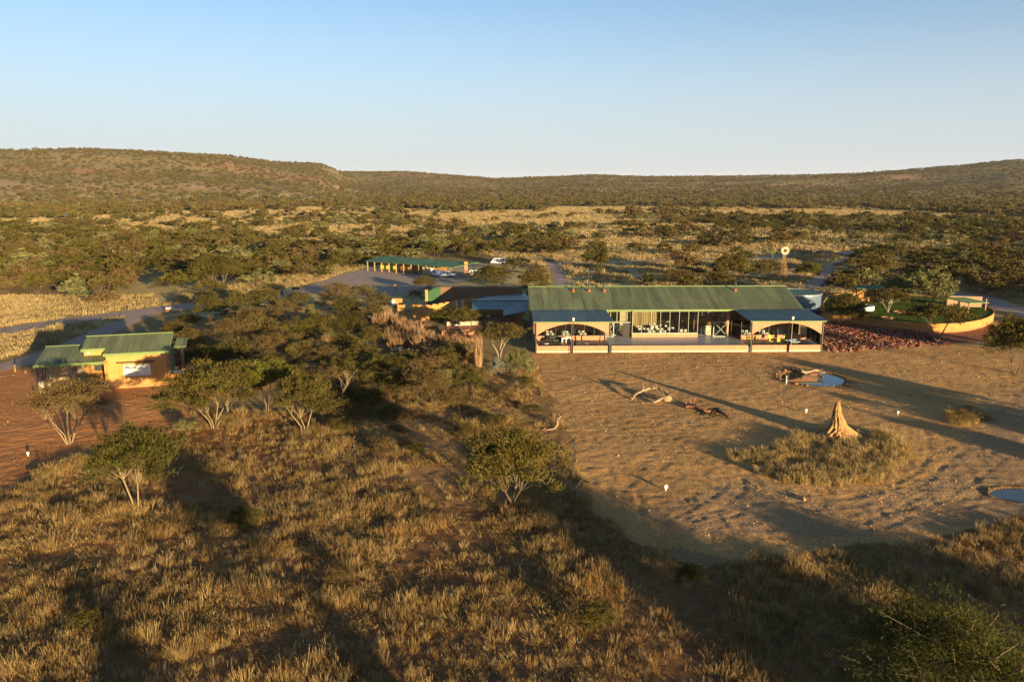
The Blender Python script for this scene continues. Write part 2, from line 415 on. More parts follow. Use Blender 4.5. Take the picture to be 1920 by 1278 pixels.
ang = np.concatenate([np.linspace(-math.pi, -.72, 40, endpoint=False), np.linspace(-.72, .72, 430), np.linspace(.72, math.pi, 41)[1:-1]])
rad = [4.0, 12, 20, 27, 32]
while rad[-1] < 150: rad.append(rad[-1]+.26)
while rad[-1] < 330: rad.append(rad[-1]*1.006)
while rad[-1] < 9000: rad.append(rad[-1]*1.022)
rad = np.array(rad)
TH, RR = np.meshgrid(ang, rad)
gx = (RR*np.sin(TH)).ravel(); gy = (RR*np.cos(TH)).ravel()
gzv = ground_z(gx, gy)
na, nr = len(ang), len(rad)
gx = np.append(gx, 0); gy = np.append(gy, 0); gzv = np.append(gzv, 0)
idx = np.arange(na*nr).reshape(nr, na)
nxt = np.roll(idx, -1, axis=1)
quads = np.stack([idx[:-1], idx[1:], nxt[1:], nxt[:-1]], -1).reshape(-1, 4)[:, ::-1]
ci = na*nr
tri = np.stack([np.full(na, ci), idx[0], nxt[0], nxt[0]], -1)
# colour zones -------------------------------------------------------------
def W(poly): return [at(*p) for p in poly]
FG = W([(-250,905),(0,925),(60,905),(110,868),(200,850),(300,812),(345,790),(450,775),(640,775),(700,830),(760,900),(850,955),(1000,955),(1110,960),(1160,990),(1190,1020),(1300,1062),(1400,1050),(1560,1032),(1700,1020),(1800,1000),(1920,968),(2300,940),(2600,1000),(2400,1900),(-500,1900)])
PATCH = W([(640,740),(740,700),(900,690),(985,700),(1060,750),(1050,800),(900,790),(770,830),(680,800)])
RING = W([(1368,862),(1385,845),(1440,838),(1500,820),(1540,828),(1620,825),(1650,808),(1700,838),(1710,862),(1690,885),(1640,902),(1560,913),(1480,910),(1420,895)])
RING2 = W([(1770,775),(1800,765),(1835,768),(1850,785),(1810,800),(1775,795)])
CLEAR = W([(1010,700),(1000,680),(1000,663),(1540,661),(1760,640),(1880,625),(2000,660),(2100,760),(2300,940),(1920,968),(1800,1000),(1560,1032),(1400,1050),(1190,1020),(1110,960),(1060,905),(1085,850),(1050,790),(1040,740)])
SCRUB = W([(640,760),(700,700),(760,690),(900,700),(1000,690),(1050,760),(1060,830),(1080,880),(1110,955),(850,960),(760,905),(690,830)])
RED = W([(-300,700),(0,690),(360,700),(420,735),(330,790),(240,830),(100,860),(40,900),(0,960),(-300,1000)])
REDROCK = W([(1548,655),(1760,645),(1870,640),(1880,612),(1700,600),(1548,596)])
LFIELD = W([(-500,640),(-300,560),(0,555),(140,556),(280,553),(300,585),(230,605),(100,640),(60,655),(-100,700),(-400,760)])
RSIDE = W([(300,575),(360,548),(440,538),(560,512),(660,492),(690,500),(600,528),(500,548),(380,566)])
AF = W([(-600,405),(0,415),(130,418),(240,412),(330,410),(440,414),(400,428),(250,440),(150,455),(0,452),(-600,440)])
BF = W([(740,391),(870,397),(1120,391),(1300,388),(1560,395),(1800,403),(1900,412),(1660,420),(1620,475),(1650,520),(1560,560),(1060,560),(1000,500),(900,475),(880,440),(930,425),(800,420)])
DRIVE = W([(1180,960),(1400,893),(1440,912),(1560,935),(1700,915),(1760,880),(1850,760),(1920,730),(2100,760),(2100,960),(1900,975),(1600,1010),(1300,1000)])
px = np.full(gx.shape, -1e4); py = px.copy()
jx = gx+(fbm(gx, gy, 3.5, 3)-.5)*np.clip(np.hypot(gx, gy)*.03, 1.5, 30); jy = gy+(fbm(gx+50, gy+9, 3.5, 3)-.5)*np.clip(np.hypot(gx, gy)*.03, 1.5, 30)
C = np.zeros((len(gx), 3)); rr = np.hypot(gx, gy)
def setc(mask, c, k=1.0): C[mask] = C[mask]*(1-k)+np.array(c)*k
big = fbm(gx, gy, 60, 4)[:, None]; fine_n = fbm(gx, gy, 6, 4)[:, None]
C[:] = np.array((.27, .19, .085))*(.8+.4*big)
m = big[:, 0] > .54; C[m & (rr > 140)] = np.array((.46, .36, .16))
m = rr > 1000; C[m] = (np.array((.40, .33, .15))*(.8+.4*big))[m]
hz = gzv > 12; hn = fbm(gx, gy*2.2, 260, 4); C[hz] = (.27, .205, .085); C[hz & (hn > .60)] = (.34, .19, .10); C[hz & (hn < .42)] = (.22, .18, .075)
band = (gzv > 10) & (gzv < 30) & (hn > .5); C[band] = (.36, .25, .14)
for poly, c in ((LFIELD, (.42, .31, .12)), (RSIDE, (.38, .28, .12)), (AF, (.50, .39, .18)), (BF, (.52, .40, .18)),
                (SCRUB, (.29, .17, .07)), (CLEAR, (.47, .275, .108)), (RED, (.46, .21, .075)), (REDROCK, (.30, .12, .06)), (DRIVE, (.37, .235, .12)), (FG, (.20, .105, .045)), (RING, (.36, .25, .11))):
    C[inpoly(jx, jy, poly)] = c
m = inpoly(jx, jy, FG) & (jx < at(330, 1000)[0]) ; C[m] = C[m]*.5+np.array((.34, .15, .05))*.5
C *= (.86+.28*fine_n)
for (a, b, rx, ry) in (POND, POND2):
    q = np.hypot((gx-a)/rx, (gy-b)/ry)*(1+.5*(fbm(gx, gy, 1.6, 3)-.5)); C *= (1-.55*np.clip((1.45-q)/.35, 0, 1))[:, None]
gm = NM('soil_and_dry_grass_ground')
at_ = gm.n('ShaderNodeAttribute', attribute_name='soil'); geo = gm.n('ShaderNodeNewGeometry')
n1 = gm.noise(1.6, 6, geo.outputs['Position'], .65); n2 = gm.noise(.12, 5, geo.outputs['Position'])
n3 = gm.noise(7, 4, geo.outputs['Position'], .6)
n4 = gm.noise(3.2, 5, geo.outputs['Position'], .7)
c = gm.mix(.9, at_.outputs['Color'], gm.ramp(n4, [(.30, (.60, .56, .50)), (.66, (1.25, 1.22, 1.18))]), 'MULTIPLY')
c = gm.mix(.6, c, gm.ramp(n2, [(.35, (.78, .76, .74)), (.65, (1.2, 1.2, 1.2))]), 'MULTIPLY')
gm.l(c, gm.b.inputs['Base Color']); gm.b.inputs['Roughness'].default_value = .95; gm.b.inputs['Specular IOR Level'].default_value = .1
bp = gm.bump(n3, .8, .07); gm.l(gm.bump(n4, .9, .16, bp), gm.b.inputs['Normal'])
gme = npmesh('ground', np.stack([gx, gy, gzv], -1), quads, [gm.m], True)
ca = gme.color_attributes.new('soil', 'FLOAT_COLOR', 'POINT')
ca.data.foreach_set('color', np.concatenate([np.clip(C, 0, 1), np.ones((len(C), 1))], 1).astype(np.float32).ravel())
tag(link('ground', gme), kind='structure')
# the disc under the camera that closes the polar grid
k = MB(); ring0 = [(4.02*math.sin(a), 4.02*math.cos(a)) for a in np.linspace(-math.pi, math.pi, 25)[:-1]]
k.add([(x, y, 0) for x, y in ring0], [tuple(range(24))[::-1]]); tag(k.build('ground', gm.m), kind='structure')

# roads --------------------------------------------------------------------
rm = NM('packed_gravel_road'); geo = rm.n('ShaderNodeNewGeometry')
n1 = rm.noise(.5, 6, geo.outputs['Position'], .6); n2 = rm.noise(5, 4, geo.outputs['Position'])
rm.l(rm.ramp(n1, [(.3, (.25, .175, .125)), (.7, (.37, .27, .20))]), rm.b.inputs['Base Color']); rm.b.inputs['Roughness'].default_value = .95
rm.l(rm.bump(n2, .4, .04), rm.b.inputs['Normal'])
def road(l, wd, lab):
    pts = []
    for (a, b) in zip(l[:-1], l[1:]):
        n = max(1, int(math.dist(a, b)/2.5))
        pts += [(a[0]+(b[0]-a[0])*i/n, a[1]+(b[1]-a[1])*i/n) for i in range(n)]
    pts.append(l[-1]); v = []; f = []
    for _ in range(3): pts = [pts[0]]+[tuple((a+2*b+c)/4 for a, b, c in zip(p, q, r)) for p, q, r in zip(pts, pts[1:], pts[2:])]+[pts[-1]]
    rg = random.Random(3)
    for i, p in enumerate(pts):
        a = pts[max(i-1, 0)]; b = pts[min(i+1, len(pts)-1)]; d = Vector((b[0]-a[0], b[1]-a[1])).normalized(); nrm = Vector((-d.y, d.x))
        for s, h in ((-.5, .012), (-.36, .03), (-.12, .045), (.12, .045), (.36, .03), (.5, .012)):
            o = s*wd*(1+rg.uniform(-.05, .05)*(abs(s) > .4)); v.append((p[0]+nrm.x*o, p[1]+nrm.y*o, h))
        if i: 
            for k in range(5): f.append(((i-1)*6+k, (i-1)*6+k+1, i*6+k+1, i*6+k))
    o = link('dirt_road', npmesh('dirt_road', v, f, [rm.m], True)); tag(o, kind='structure')
for i, (l, wd) in enumerate(zip(RD, RW)):
    road(l, wd, '')
k = MB(); n = len(LOT); k.add([(x, y, .052) for x, y in LOT], [tuple(range(n))]); tag(k.build('parking_lot', rm.m), kind='structure')

# water --------------------------------------------------------------------
for i, (a, b, rx, ry) in enumerate((POND, POND2)):
    k = MB(); pts = [(a+rx*1.04*math.cos(t), b+ry*1.04*math.sin(t), -.06) for t in np.linspace(0, 2*math.pi, 49)[:-1]]
    k.add(pts, [tuple(range(48))]); tag(k.build('pond_water', M['water']), kind='structure')

# ------------------------------------------------------------------ vegetation
def tree_mesh(seed, Rr, Ht, Hb, stems=3, boughs=14, per=9, leaves=45, leaf=(.26, .07), spread=.35, flat=1.0, up=.35, twig=True, tr=.11, lop=0.0):
    rg = random.Random(seed); rs = np.random.RandomState(seed)
    t = MB(); fork = []
    for j in range(stems):
        a = 2*math.pi*(j+rg.random()*.5)/stems
        fx, fy = math.cos(a)*spread*Rr*rg.uniform(.6, 1), math.sin(a)*spread*Rr*rg.uniform(.6, 1)
        if stems == 1: fx *= .2; fy *= .2
        fz = Hb*rg.uniform(.75, .95)
        r0 = tr/math.sqrt(stems)*.46
        p1 = (fx*.35+rg.uniform(-.06, .06), fy*.35+rg.uniform(-.06, .06), fz*.4)
        t.tube([(math.cos(a)*.06*(stems > 1), math.sin(a)*.06*(stems > 1), -.15), p1, (fx, fy, fz)], [r0*1.25, r0, r0*.7], 6, False)
        fork.append((fx, fy, fz, r0*.7))
    tips = []
    for i in range(boughs):
        a = i*2.39996+rg.uniform(-.3, .3); q = math.sqrt((i+.5)/boughs)
        edge = 1+.22*math.sin(a*2+seed)+.2*math.sin(a*5+seed*2.1)
        if i > 4 and rg.random() < .10: continue
        rad = q*edge*rg.uniform(.85, 1.05)
        x, y = math.cos(a)*rad*Rr*.86+lop*Rr*.25, math.sin(a)*rad*Rr*.86
        dome = (max(0, 1-min(1, q)**2.2))**.5
        z = Hb+(Ht-Hb)*(.18+.74*dome*flat+.35*(1-flat))*rg.uniform(.74, 1.1)
        if flat < .6: z = Hb+(Ht-Hb)*rg.uniform(.55, .85)
        tips.append((x, y, z))
        f = min(fork, key=lambda g: (g[0]-x)**2+(g[1]-y)**2)
        mid = (f[0]*.45+x*.55+rg.uniform(-.1, .1)*Rr, f[1]*.45+y*.55+rg.uniform(-.1, .1)*Rr, f[2]+(z-f[2])*.62)
        t.tube([f[:3], mid, (x, y, z)], [f[3]*.75, f[3]*.42, f[3]*.14], 4, False)
    cl = []
    for (x, y, z) in tips:
        for j in range(per):
            c = (x+rg.gauss(0, .17)*Rr, y+rg.gauss(0, .17)*Rr, z+rg.gauss(.03, .12)*(Ht-Hb))
            cl.append(c)
            if twig and j % 2 == 0: t.tube([(x, y, z-.05), c], [.018, .008], 3, False)
    cl = np.array(cl)
    n = len(cl)*leaves
    ctr = np.repeat(cl, leaves, axis=0)
    s = Rr*.085
    pos = ctr+rs.randn(n, 3)*np.array([s, s, s*.55])
    out = pos-np.array([0, 0, Hb*.6]); out /= np.linalg.norm(out, axis=1)[:, None]+1e-6
    d = out*.8+rs.randn(n, 3)*.6+np.array([0, 0, up]); d /= np.linalg.norm(d, axis=1)[:, None]
    s2 = np.cross(d, rs.randn(n, 3)); s2 /= np.linalg.norm(s2, axis=1)[:, None]+1e-6
    L = leaf[0]*(.4+1.2*rs.rand(n))[:, None]; Wd = leaf[1]*(.4+1.2*rs.rand(n))[:, None]
    v = np.stack([pos-d*L*.5-s2*Wd*.3, pos-d*L*.5+s2*Wd*.3, pos+d*L*.5+s2*Wd*.5, pos+d*L*.5-s2*Wd*.5], 1).reshape(-1, 3)
    f = np.arange(n*4).reshape(n, 4)
    return t, v, f
PROTO = {}
def proto(key, leafm, barkm, **kw):
    t, v, f = tree_mesh(**kw)
    PROTO[key] = (t.mesh(key+'_trunk', M[barkm], True), npmesh(key+'_crown', v, f, [M[leafm]]))
    return PROTO[key]
def plant_tree(name, key, x, y, width, height, label, cat='tree', group=None, rz=None, z=None):
    """width and height in metres; prototypes are 2 m radius wide, 4 m high"""
    rg = random.Random(int(x*13+y*7))
    sx = width/4.0; sz = height/4.0
    if z is None: z = gz(x, y) if math.hypot(x, y) < 420 else gz(x, y, False)
    o = empty(name, (x, y, z-.05), rg.uniform(0, 6.28) if rz is None else rz, label, cat, group)
    o.scale = (sx, sx, sz)
    tm, cm = PROTO[key]
    a = link('trunk', tm, o); b = link('crown', cm, o)
    return o
# near shapes, one mesh pair each
proto('umbrella_sparse', 'leafbrown', 'palebark', seed=11, Rr=2, Ht=4, Hb=2.1, stems=5, boughs=26, per=10, leaves=36, leaf=(.15, .028), spread=.5, flat=1, tr=.17)
proto('umbrella_green', 'leafgreen', 'palebark', seed=5, Rr=2, Ht=4, Hb=1.9, stems=2, boughs=26, per=12, leaves=50, leaf=(.15, .045), spread=.3, flat=1, tr=.15)
proto('umbrella_wide', 'leaf', 'palebark', seed=23, Rr=2, Ht=4, Hb=1.65, stems=5, boughs=30, per=11, leaves=56, leaf=(.17, .042), spread=.4, tr=.15)
proto('umbrella_two', 'leaf', 'palebark', seed=37, Rr=2, Ht=4, Hb=1.8, stems=3, boughs=28, per=11, leaves=52, leaf=(.16, .045), spread=.55, tr=.16)
proto('bright_tree', 'leafbright', 'bark', seed=41, Rr=2, Ht=4, Hb=2.2, stems=4, boughs=18, per=10, leaves=44, leaf=(.16, .055), spread=.3, tr=.15)
proto('gold_spreading', 'leafgold', 'bark', seed=59, Rr=2, Ht=4, Hb=1.1, stems=3, boughs=30, per=10, leaves=52, leaf=(.15, .036), spread=.22, flat=.9, tr=.13)
proto('dark_spreading', 'leaf', 'bark', seed=53, Rr=2, Ht=4, Hb=1.15, stems=4, boughs=30, per=11, leaves=60, leaf=(.16, .042), spread=.3, flat=.9, tr=.14)
proto('bush_big', 'leafshaded', 'bark', seed=61, Rr=2, Ht=4, Hb=.6, stems=5, boughs=44, per=15, leaves=70, leaf=(.085, .016), spread=.3, flat=.9, tr=.1)
proto('umbrella_dark', 'leaf', 'bark', seed=67, Rr=2, Ht=4, Hb=2.6, stems=2, boughs=22, per=10, leaves=40, leaf=(.2, .06), spread=.35, tr=.16)
proto('round_tree', 'leafpale', 'bark', seed=71, Rr=2, Ht=4, Hb=1.0, stems=3, boughs=26, per=9, leaves=34, leaf=(.2, .09), spread=.25, flat=1, tr=.1)
proto('whitish_tree', 'leaf', 'whitebark', seed=73, Rr=2, Ht=4, Hb=2.0, stems=3, boughs=20, per=9, leaves=40, leaf=(.16, .05), spread=.35, tr=.14)
for i, s in enumerate((101, 103, 107)):
    proto('shrub_olive%d' % i, 'leaf', 'bark', seed=s, Rr=2, Ht=4, Hb=.45+.2*i, stems=4, boughs=22, per=9, leaves=34, leaf=(.2, .05), spread=.35, flat=1, tr=.08)
for i, s in enumerate((109, 113)):
    proto('shrub_brown%d' % i, 'leafbrown', 'bark', seed=s, Rr=2, Ht=4, Hb=.8, stems=6, boughs=20, per=9, leaves=28, leaf=(.2, .032), spread=.4, flat=1, tr=.07)
proto('shrub_green', 'leafgreen', 'bark', seed=127, Rr=2, Ht=4, Hb=.7, stems=4, boughs=16, per=9, leaves=34, leaf=(.2, .06), spread=.3, tr=.07)
proto('shrub_pale', 'leafpale', 'bark', seed=131, Rr=2, Ht=4, Hb=.3, stems=5, boughs=20, per=8, leaves=30, leaf=(.34, .05), spread=.3, up=1.2, tr=.06)
proto('shrub_silver', 'leafsilver', 'bark', seed=137, Rr=2, Ht=4, Hb=.4, stems=5, boughs=16, per=8, leaves=26, leaf=(.24, .05), spread=.3, up=.8, tr=.06)
proto('shrub_bright', 'leafbright', 'bark', seed=139, Rr=2, Ht=4, Hb=.4, stems=4, boughs=16, per=8, leaves=34, leaf=(.2, .07), spread=.3, tr=.06)
# medium distance shapes
for i, s in enumerate((201, 203, 207, 211)):
    proto('bush_tree%d' % i, ('leaf', 'leaf', 'leafbrown', 'leafgreen')[i], 'bark', seed=s, Rr=2, Ht=4, Hb=(.9, 1.3, .7, 1.2)[i], stems=3, boughs=14, per=8, leaves=15, leaf=(.32, .13), spread=.3, flat=1, twig=False, tr=.1)
proto('bush_pale', 'leafpale', 'bark', seed=213, Rr=2, Ht=4, Hb=1.1, stems=2, boughs=13, per=7, leaves=15, leaf=(.3, .14), spread=.25, twig=False, tr=.1)
# bare tree and stalk brush
def bare_tree(seed, ht, n=3):
    rg = random.Random(seed); t = MB()
    def br(p, d, l, r, k):
        pts = [p]; 
        for i in range(3):
            d = (d+Vector((rg.uniform(-.3, .3), rg.uniform(-.3, .3), rg.uniform(-.05, .3)))).normalized(); pts.append(pts[-1]+d*l/3)
        t.tube(pts, [r, r*.85, r*.7, r*.55], 5, False)
        if k:
            for _ in range(3): br(pts[rg.choice((2, 3))], (d+Vector((rg.uniform(-1, 1), rg.uniform(-1, 1), rg.uniform(0, .6)))).normalized(), l*.68, r*.5, k-1)
    br(Vector((0, 0, -.1)), Vector((.1, 0, 1)), ht*.38, .13, n)
    return t
def stalks(seed, n, ht, wd):
    n = 110
    rg = random.Random(seed); t = MB()
    for i in range(n):
        a = rg.uniform(0, 6.28); q = math.sqrt(rg.random())*wd*.5
        bx, by = math.cos(a)*q*.55, math.sin(a)*q*.55; h = ht*rg.uniform(.55, 1)
        x1, y1 = math.cos(a)*q*1.1+rg.uniform(-.25, .25), math.sin(a)*q*1.1+rg.uniform(-.25, .25)
        t.tube([(bx, by, 0), ((bx+x1)/2+rg.uniform(-.1, .1), (by+y1)/2, h*.5), (x1, y1, h)], [.02, .028, .012], 3, False)
        for _ in range(3):
            b = rg.uniform(.4, .85); px_, py_ = bx+(x1-bx)*b, by+(y1-by)*b
            t.tube([(px_, py_, h*b), (px_+rg.uniform(-.3, .3), py_+rg.uniform(-.3, .3), h*b+rg.uniform(.35, .7))], [.035, .012], 3, False)
    return t
STALK = [stalks(s, 60, 3.0, 2.6).mesh('dry_stalk', M['stalk']) for s in (3, 4, 5)]

# --- trees and shrubs that can be told apart: photo foot point, crown width px, height px
HAND = [
 ('acacia_tree','umbrella_sparse',130,832,178,118,'sparse grey-brown flat-topped acacia in front of the orange house with open pale branches'),
 ('acacia_tree','umbrella_green',258,957,160,150,'green umbrella acacia with a pale forked trunk, nearest tree below the orange house'),
 ('acacia_tree','umbrella_wide',402,802,178,112,'wide spreading acacia of fine branches just right of the orange house, several pale stems'),
 ('acacia_tree','bright_tree',502,778,96,100,'bright yellow-green acacia standing between two duller spreading ones right of the orange house'),
 ('acacia_tree','umbrella_two',572,812,134,108,'broad olive acacia on thin pale trunks at the left edge of the dark shrub shade'),
 ('acacia_tree','gold_spreading',960,948,205,140,'large golden-olive acacia alone in the middle of the foreground grass'),
 ('acacia_tree','bush_big',1770,1345,400,190,'big round thorn bush in the bottom right corner seen from above'),
 ('acacia_tree','umbrella_dark',1757,640,118,66,'dark flat-topped acacia in front of the lit curve of the ochre wall'),
 ('acacia_tree','dark_spreading',1586,612,88,56,'bushy olive tree at the back of the rock garden near the lodge corner'),
 ('broadleaf_tree','round_tree',1738,592,92,70,'dense round grey-green tree on the raised lawn'),
 ('broadleaf_tree','round_tree',1684,578,56,44,'smaller grey-green tree on the lawn just left of the dense round one'),
 ('acacia_tree','whitish_tree',1663,600,78,44,'brownish umbrella tree growing from the brick ring on the lawn'),
 ('acacia_tree','dark_spreading',1369,537,84,60,'dark round-topped tree rising behind the lodge roof'),
 ('acacia_tree','dark_spreading',1435,526,56,38,'low dark bush right of the round tree behind the lodge roof'),
 ('acacia_tree','umbrella_dark',1514,548,54,54,'dark flat-topped tree between the windmill and the water tank'),
 ('acacia_tree','umbrella_two',1628,534,96,54,'wide olive tree behind the lawn shelter'),
 ('acacia_tree','bush_pale',822,482,48,34,'pale yellowish tree rising behind the carport roof'),
 ('acacia_tree','shrub_brown0',1266,502,58,32,'brown round bush by the gravel road behind the lodge'),
 ('acacia_tree','shrub_olive1',1120,520,52,62,'tall olive bush behind the lodge roof near the three roof flues'),
 ('acacia_tree','umbrella_green',836,622,66,42,'small acacia in the square brick planter of the red patio'),
 ('acacia_tree','umbrella_two',873,626,60,46,'small acacia in the round brick planter of the red patio'),
 ('acacia_tree','whitish_tree',937,668,108,62,'whitish-stemmed spreading tree left of the lodge veranda'),
 ('acacia_tree','dark_spreading',1905,700,120,105,'olive tree cut by the right edge of the photo beside the ochre wall'),
 ('acacia_tree','dark_spreading',410,545,106,66,'broad rounded tree left of the car park road'),
 ('acacia_tree','shrub_olive0',372,525,60,36,'dark bush behind the broad rounded tree left of the car park'),
 ('bush','shrub_olive2',925,545,90,44,'olive bush in front of the carport right end'),
 ('bush','shrub_olive0',1005,548,80,40,'low olive bush behind the left end of the lodge ridge'),
 ('bush','shrub_olive1',795,545,54,26,'yellow-olive bush below the parked pickup'),
 ('bush','shrub_brown1',778,568,40,24,'small bush against the end of the long brown wall'),
 ('bush','shrub_brown1',1270,542,84,34,'low brown bush just behind the middle of the lodge roof'),
 ('bush','shrub_pale',1215,538,28,26,'small pale leaning shrub behind the lodge roof'),
 ('bush','shrub_brown0',1800,797,62,30,'low dry shrub mound at the right side of the clearing'),
 ('bush','shrub_pale',972,706,50,52,'pale green upright euphorbia bush at the corner of the clearing'),
 ('bush','shrub_silver',934,710,40,36,'pale silvery bush left of the green euphorbia'),
 ('bush','shrub_silver',748,688,58,34,'silver-leaved shrub in the shade below the dry stalks'),
 ('bush','shrub_bright',590,616,36,32,'bright yellow-green shrub in the middle of the thicket'),
 ('bush','shrub_pale',582,594,22,24,'whitish small shrub above the bright green one in the thicket'),
 ('bush','shrub_pale',614,638,34,26,'pale cactus-like shrub in the thicket'),
 ('bush','shrub_green',745,745,72,50,'green rounded shrub at the edge of the deep shade in the middle'),
 ('bush','shrub_pale',835,730,52,40,'yellow-green leafy shrub at the foot of the dry stalks'),
 ('bush','shrub_brown0',800,770,110,75,'brown twiggy shrub in the grass left of the clearing'),
 ('bush','shrub_olive2',860,690,80,44,'olive shrub in front of the dry stalk brush'),
 ('bush','shrub_brown1',800,720,90,50,'grey-brown bush below the dry stalk brush'),
 ('bush','shrub_olive1',680,700,90,56,'dull olive shrub in the shade right of the bare tree'),
 ('bush','shrub_olive0',700,610,50,40,'olive shrub beside the footpath left of the archway'),
 ('bush','shrub_olive2',712,585,46,34,'dark green shrub left of the lit wall pillar'),
]
HAND += [('bush', ('shrub_olive1', 'shrub_brown0', 'shrub_green', 'shrub_olive0', 'shrub_brown1', 'shrub_olive2', 'shrub_pale')[i % 7], p[0], p[1], p[2], p[3], p[4]) for i, p in enumerate((
 (770,742,76,46,'olive bush just left of the brown twiggy shrub in the near grass'), (850,765,60,34,'low brown shrub at the clearing edge below the yellow-green shrub'), (880,735,54,40,'green shrub below the narrow stalk column'),
 (700,735,70,48,'olive bush in the deep shade of the middle'), (905,770,46,22,'small grey-brown shrub on bare soil left of the clearing'), (655,765,70,40,'olive-green bush under the leafless pale tree'),
 (815,752,36,40,'pale upright shrub at the foot of the yellow-green one'), (730,790,60,30,'low olive shrub at the edge of the long diagonal shadow'), (945,745,44,20,'flat brown shrub near the corner of the clearing'),
 (985,722,30,16,'tiny green shrub right of the pale euphorbia'), (840,708,64,44,'dull olive bush among the dry stalks, near side'), (905,718,40,30,'olive bush between the stalk column and the silvery bush'),
 (765,700,60,40,'olive-green bush right of the silver-leaved shrub'), (350,812,50,26,'low olive shrub at the border of the red soil'), (640,812,56,28,'brown low shrub where the thicket shade meets the grass'))) ]
HAND += [('bush', ('shrub_olive0', 'shrub_brown0', 'shrub_olive2', 'shrub_green')[i % 4], *p) for i, p in enumerate((
 (690,770,80,46,'olive bush in the shade left of the long diagonal shadow'), (745,825,56,30,'small brown bush where the diagonal shadow begins'), (640,790,70,40,'olive bush at the lower right corner of the thicket'),
 (1000,775,40,18,'flat green-brown shrub at the left border of the clearing'), (930,800,50,24,'low olive shrub above the large golden-olive acacia'), (720,860,46,22,'low scrubby bush left of the large golden-olive acacia'),
 (870,820,50,24,'low brown shrub in thin grass left of the clearing'), (780,850,44,22,'low green shrub in thin grass above the foreground'), (460,985,70,34,'dark scrubby bush in the left foreground grass'),
 (640,1100,80,36,'dark green low scrub in the middle of the foreground grass'), (1120,1180,90,44,'low dark scrub at the bottom right of centre'), (1290,1100,70,40,'dark bush at the lower edge of the clearing'), (160,1180,80,36,'dark low scrub in the bottom left grass'))) ]
THICKET = [(400,600,70,46,0),(450,596,66,46,2),(500,592,70,52,0),(470,625,76,48,3),(532,612,60,44,3),(560,585,56,36,2),(630,585,78,54,3),(650,600,60,44,0),(680,570,56,34,2),
 (600,640,74,50,0),(430,660,86,62,3),(480,650,92,66,0),(520,680,88,56,4),(440,700,110,62,0),(380,700,96,50,1),(360,660,60,44,1),(570,690,84,52,0),(610,700,70,52,3),(650,680,66,54,2),
 (560,650,80,50,0),(505,715,80,52,1),(660,640,66,52,0),(700,655,56,42,1),(720,720,76,54,2),(620,740,90,52,3),(560,735,80,50,1),(355,610,50,22,0),(330,640,60,36,1),(650,725,84,50,2),(700,760,80,36,3)]
kinds = ['shrub_olive0', 'shrub_olive1', 'shrub_olive2', 'shrub_brown0', 'shrub_brown1']
kn = ['olive', 'dark olive', 'olive-green', 'dull olive', 'grey-brown']
for (nm, key, px_, py_, wpx, hpx, lab) in HAND:
    x, y = at(px_, py_); m = mpx(py_); wm = wpx*m*.92; hm = hpx*m*1.0
    zz = 1.55 if 'lawn' in lab and 'behind' not in lab and 'front' not in lab else None
    plant_tree(nm, key, x, y, wm, hm, lab, 'tree' if 'tree' in nm else 'bush', z=zz)
THL = [(660, 620, 'near the car park road'), (9999, 9999, '')]
for i, (px_, py_, wpx, hpx, k) in enumerate(THICKET):
    x, y = at(px_, py_); m = mpx(py_)
    row = 'back' if py_ < 605 else ('middle' if py_ < 670 else 'front')
    cn = 'left end' if px_ < 450 else ('left half' if px_ < 560 else ('right half' if px_ < 640 else 'right end'))
    plant_tree('bush', kinds[k], x, y, wpx*m*.98, hpx*m*.98, '%s%s bush in the thicket beside the orange house, %s row, %s' % ('wide ' if wpx > 82 else ('small ' if wpx < 62 else ''), kn[k], row, cn), 'bush', 'bushes of the thicket right of the orange house')
x, y = at(638, 775); o = link('bare_tree', bare_tree(8, 6.5).mesh('bare_tree', M['palebark'], True), None, (x, y, gz(x, y)))
tag(o, 'leafless pale tree with crooked branches at the right edge of the thicket', 'tree')
for i, (px_, py_, s, h) in enumerate([(715,625,1.2,1.3),(738,640,1.1,1.0),(760,635,1.2,1.1),(785,640,1.1,1.0),(770,660,1.2,1.1),(800,655,1.1,1.1),(830,660,1.2,1.0),(745,662,1.1,.9),(725,605,.9,1.2),(855,668,1.1,1.1),(880,672,1.1,1.2),(815,680,1.2,1.0),(845,640,1.0,.8),(897,706,.5,2.1),(875,690,1.1,1.3),(730,622,1.3,1.3),(752,628,1.3,1.2),(778,650,1.4,1.3),(793,668,1.3,1.3),(820,665,1.4,1.2),(848,680,1.3,1.3),(865,655,1.2,1.1),(775,632,1.2,1.1),(805,636,1.2,1.0),(738,655,1.2,1.1)]):
    x, y = at(px_, py_); o = link('stalk_bush', STALK[i % 3], None, (x, y, gz(x, y))); o.scale = (s, s, h); o.rotation_euler = (0, 0, i*1.3)
    tag(o, ('dry stalk clump left of the lodge, %s, %s' % ('tall' if h > 1.05 else 'lower', 'at the %s' % ('far end by the ochre gateway' if py_ < 630 else ('upper side' if py_ < 650 else ('right side' if px_ > 840 else 'low side'))))) if i != 13 else 'narrow tall column of dry stalks standing at the corner of the clearing', 'bush', None if i == 13 else 'dry stalk clumps left of the lodge')

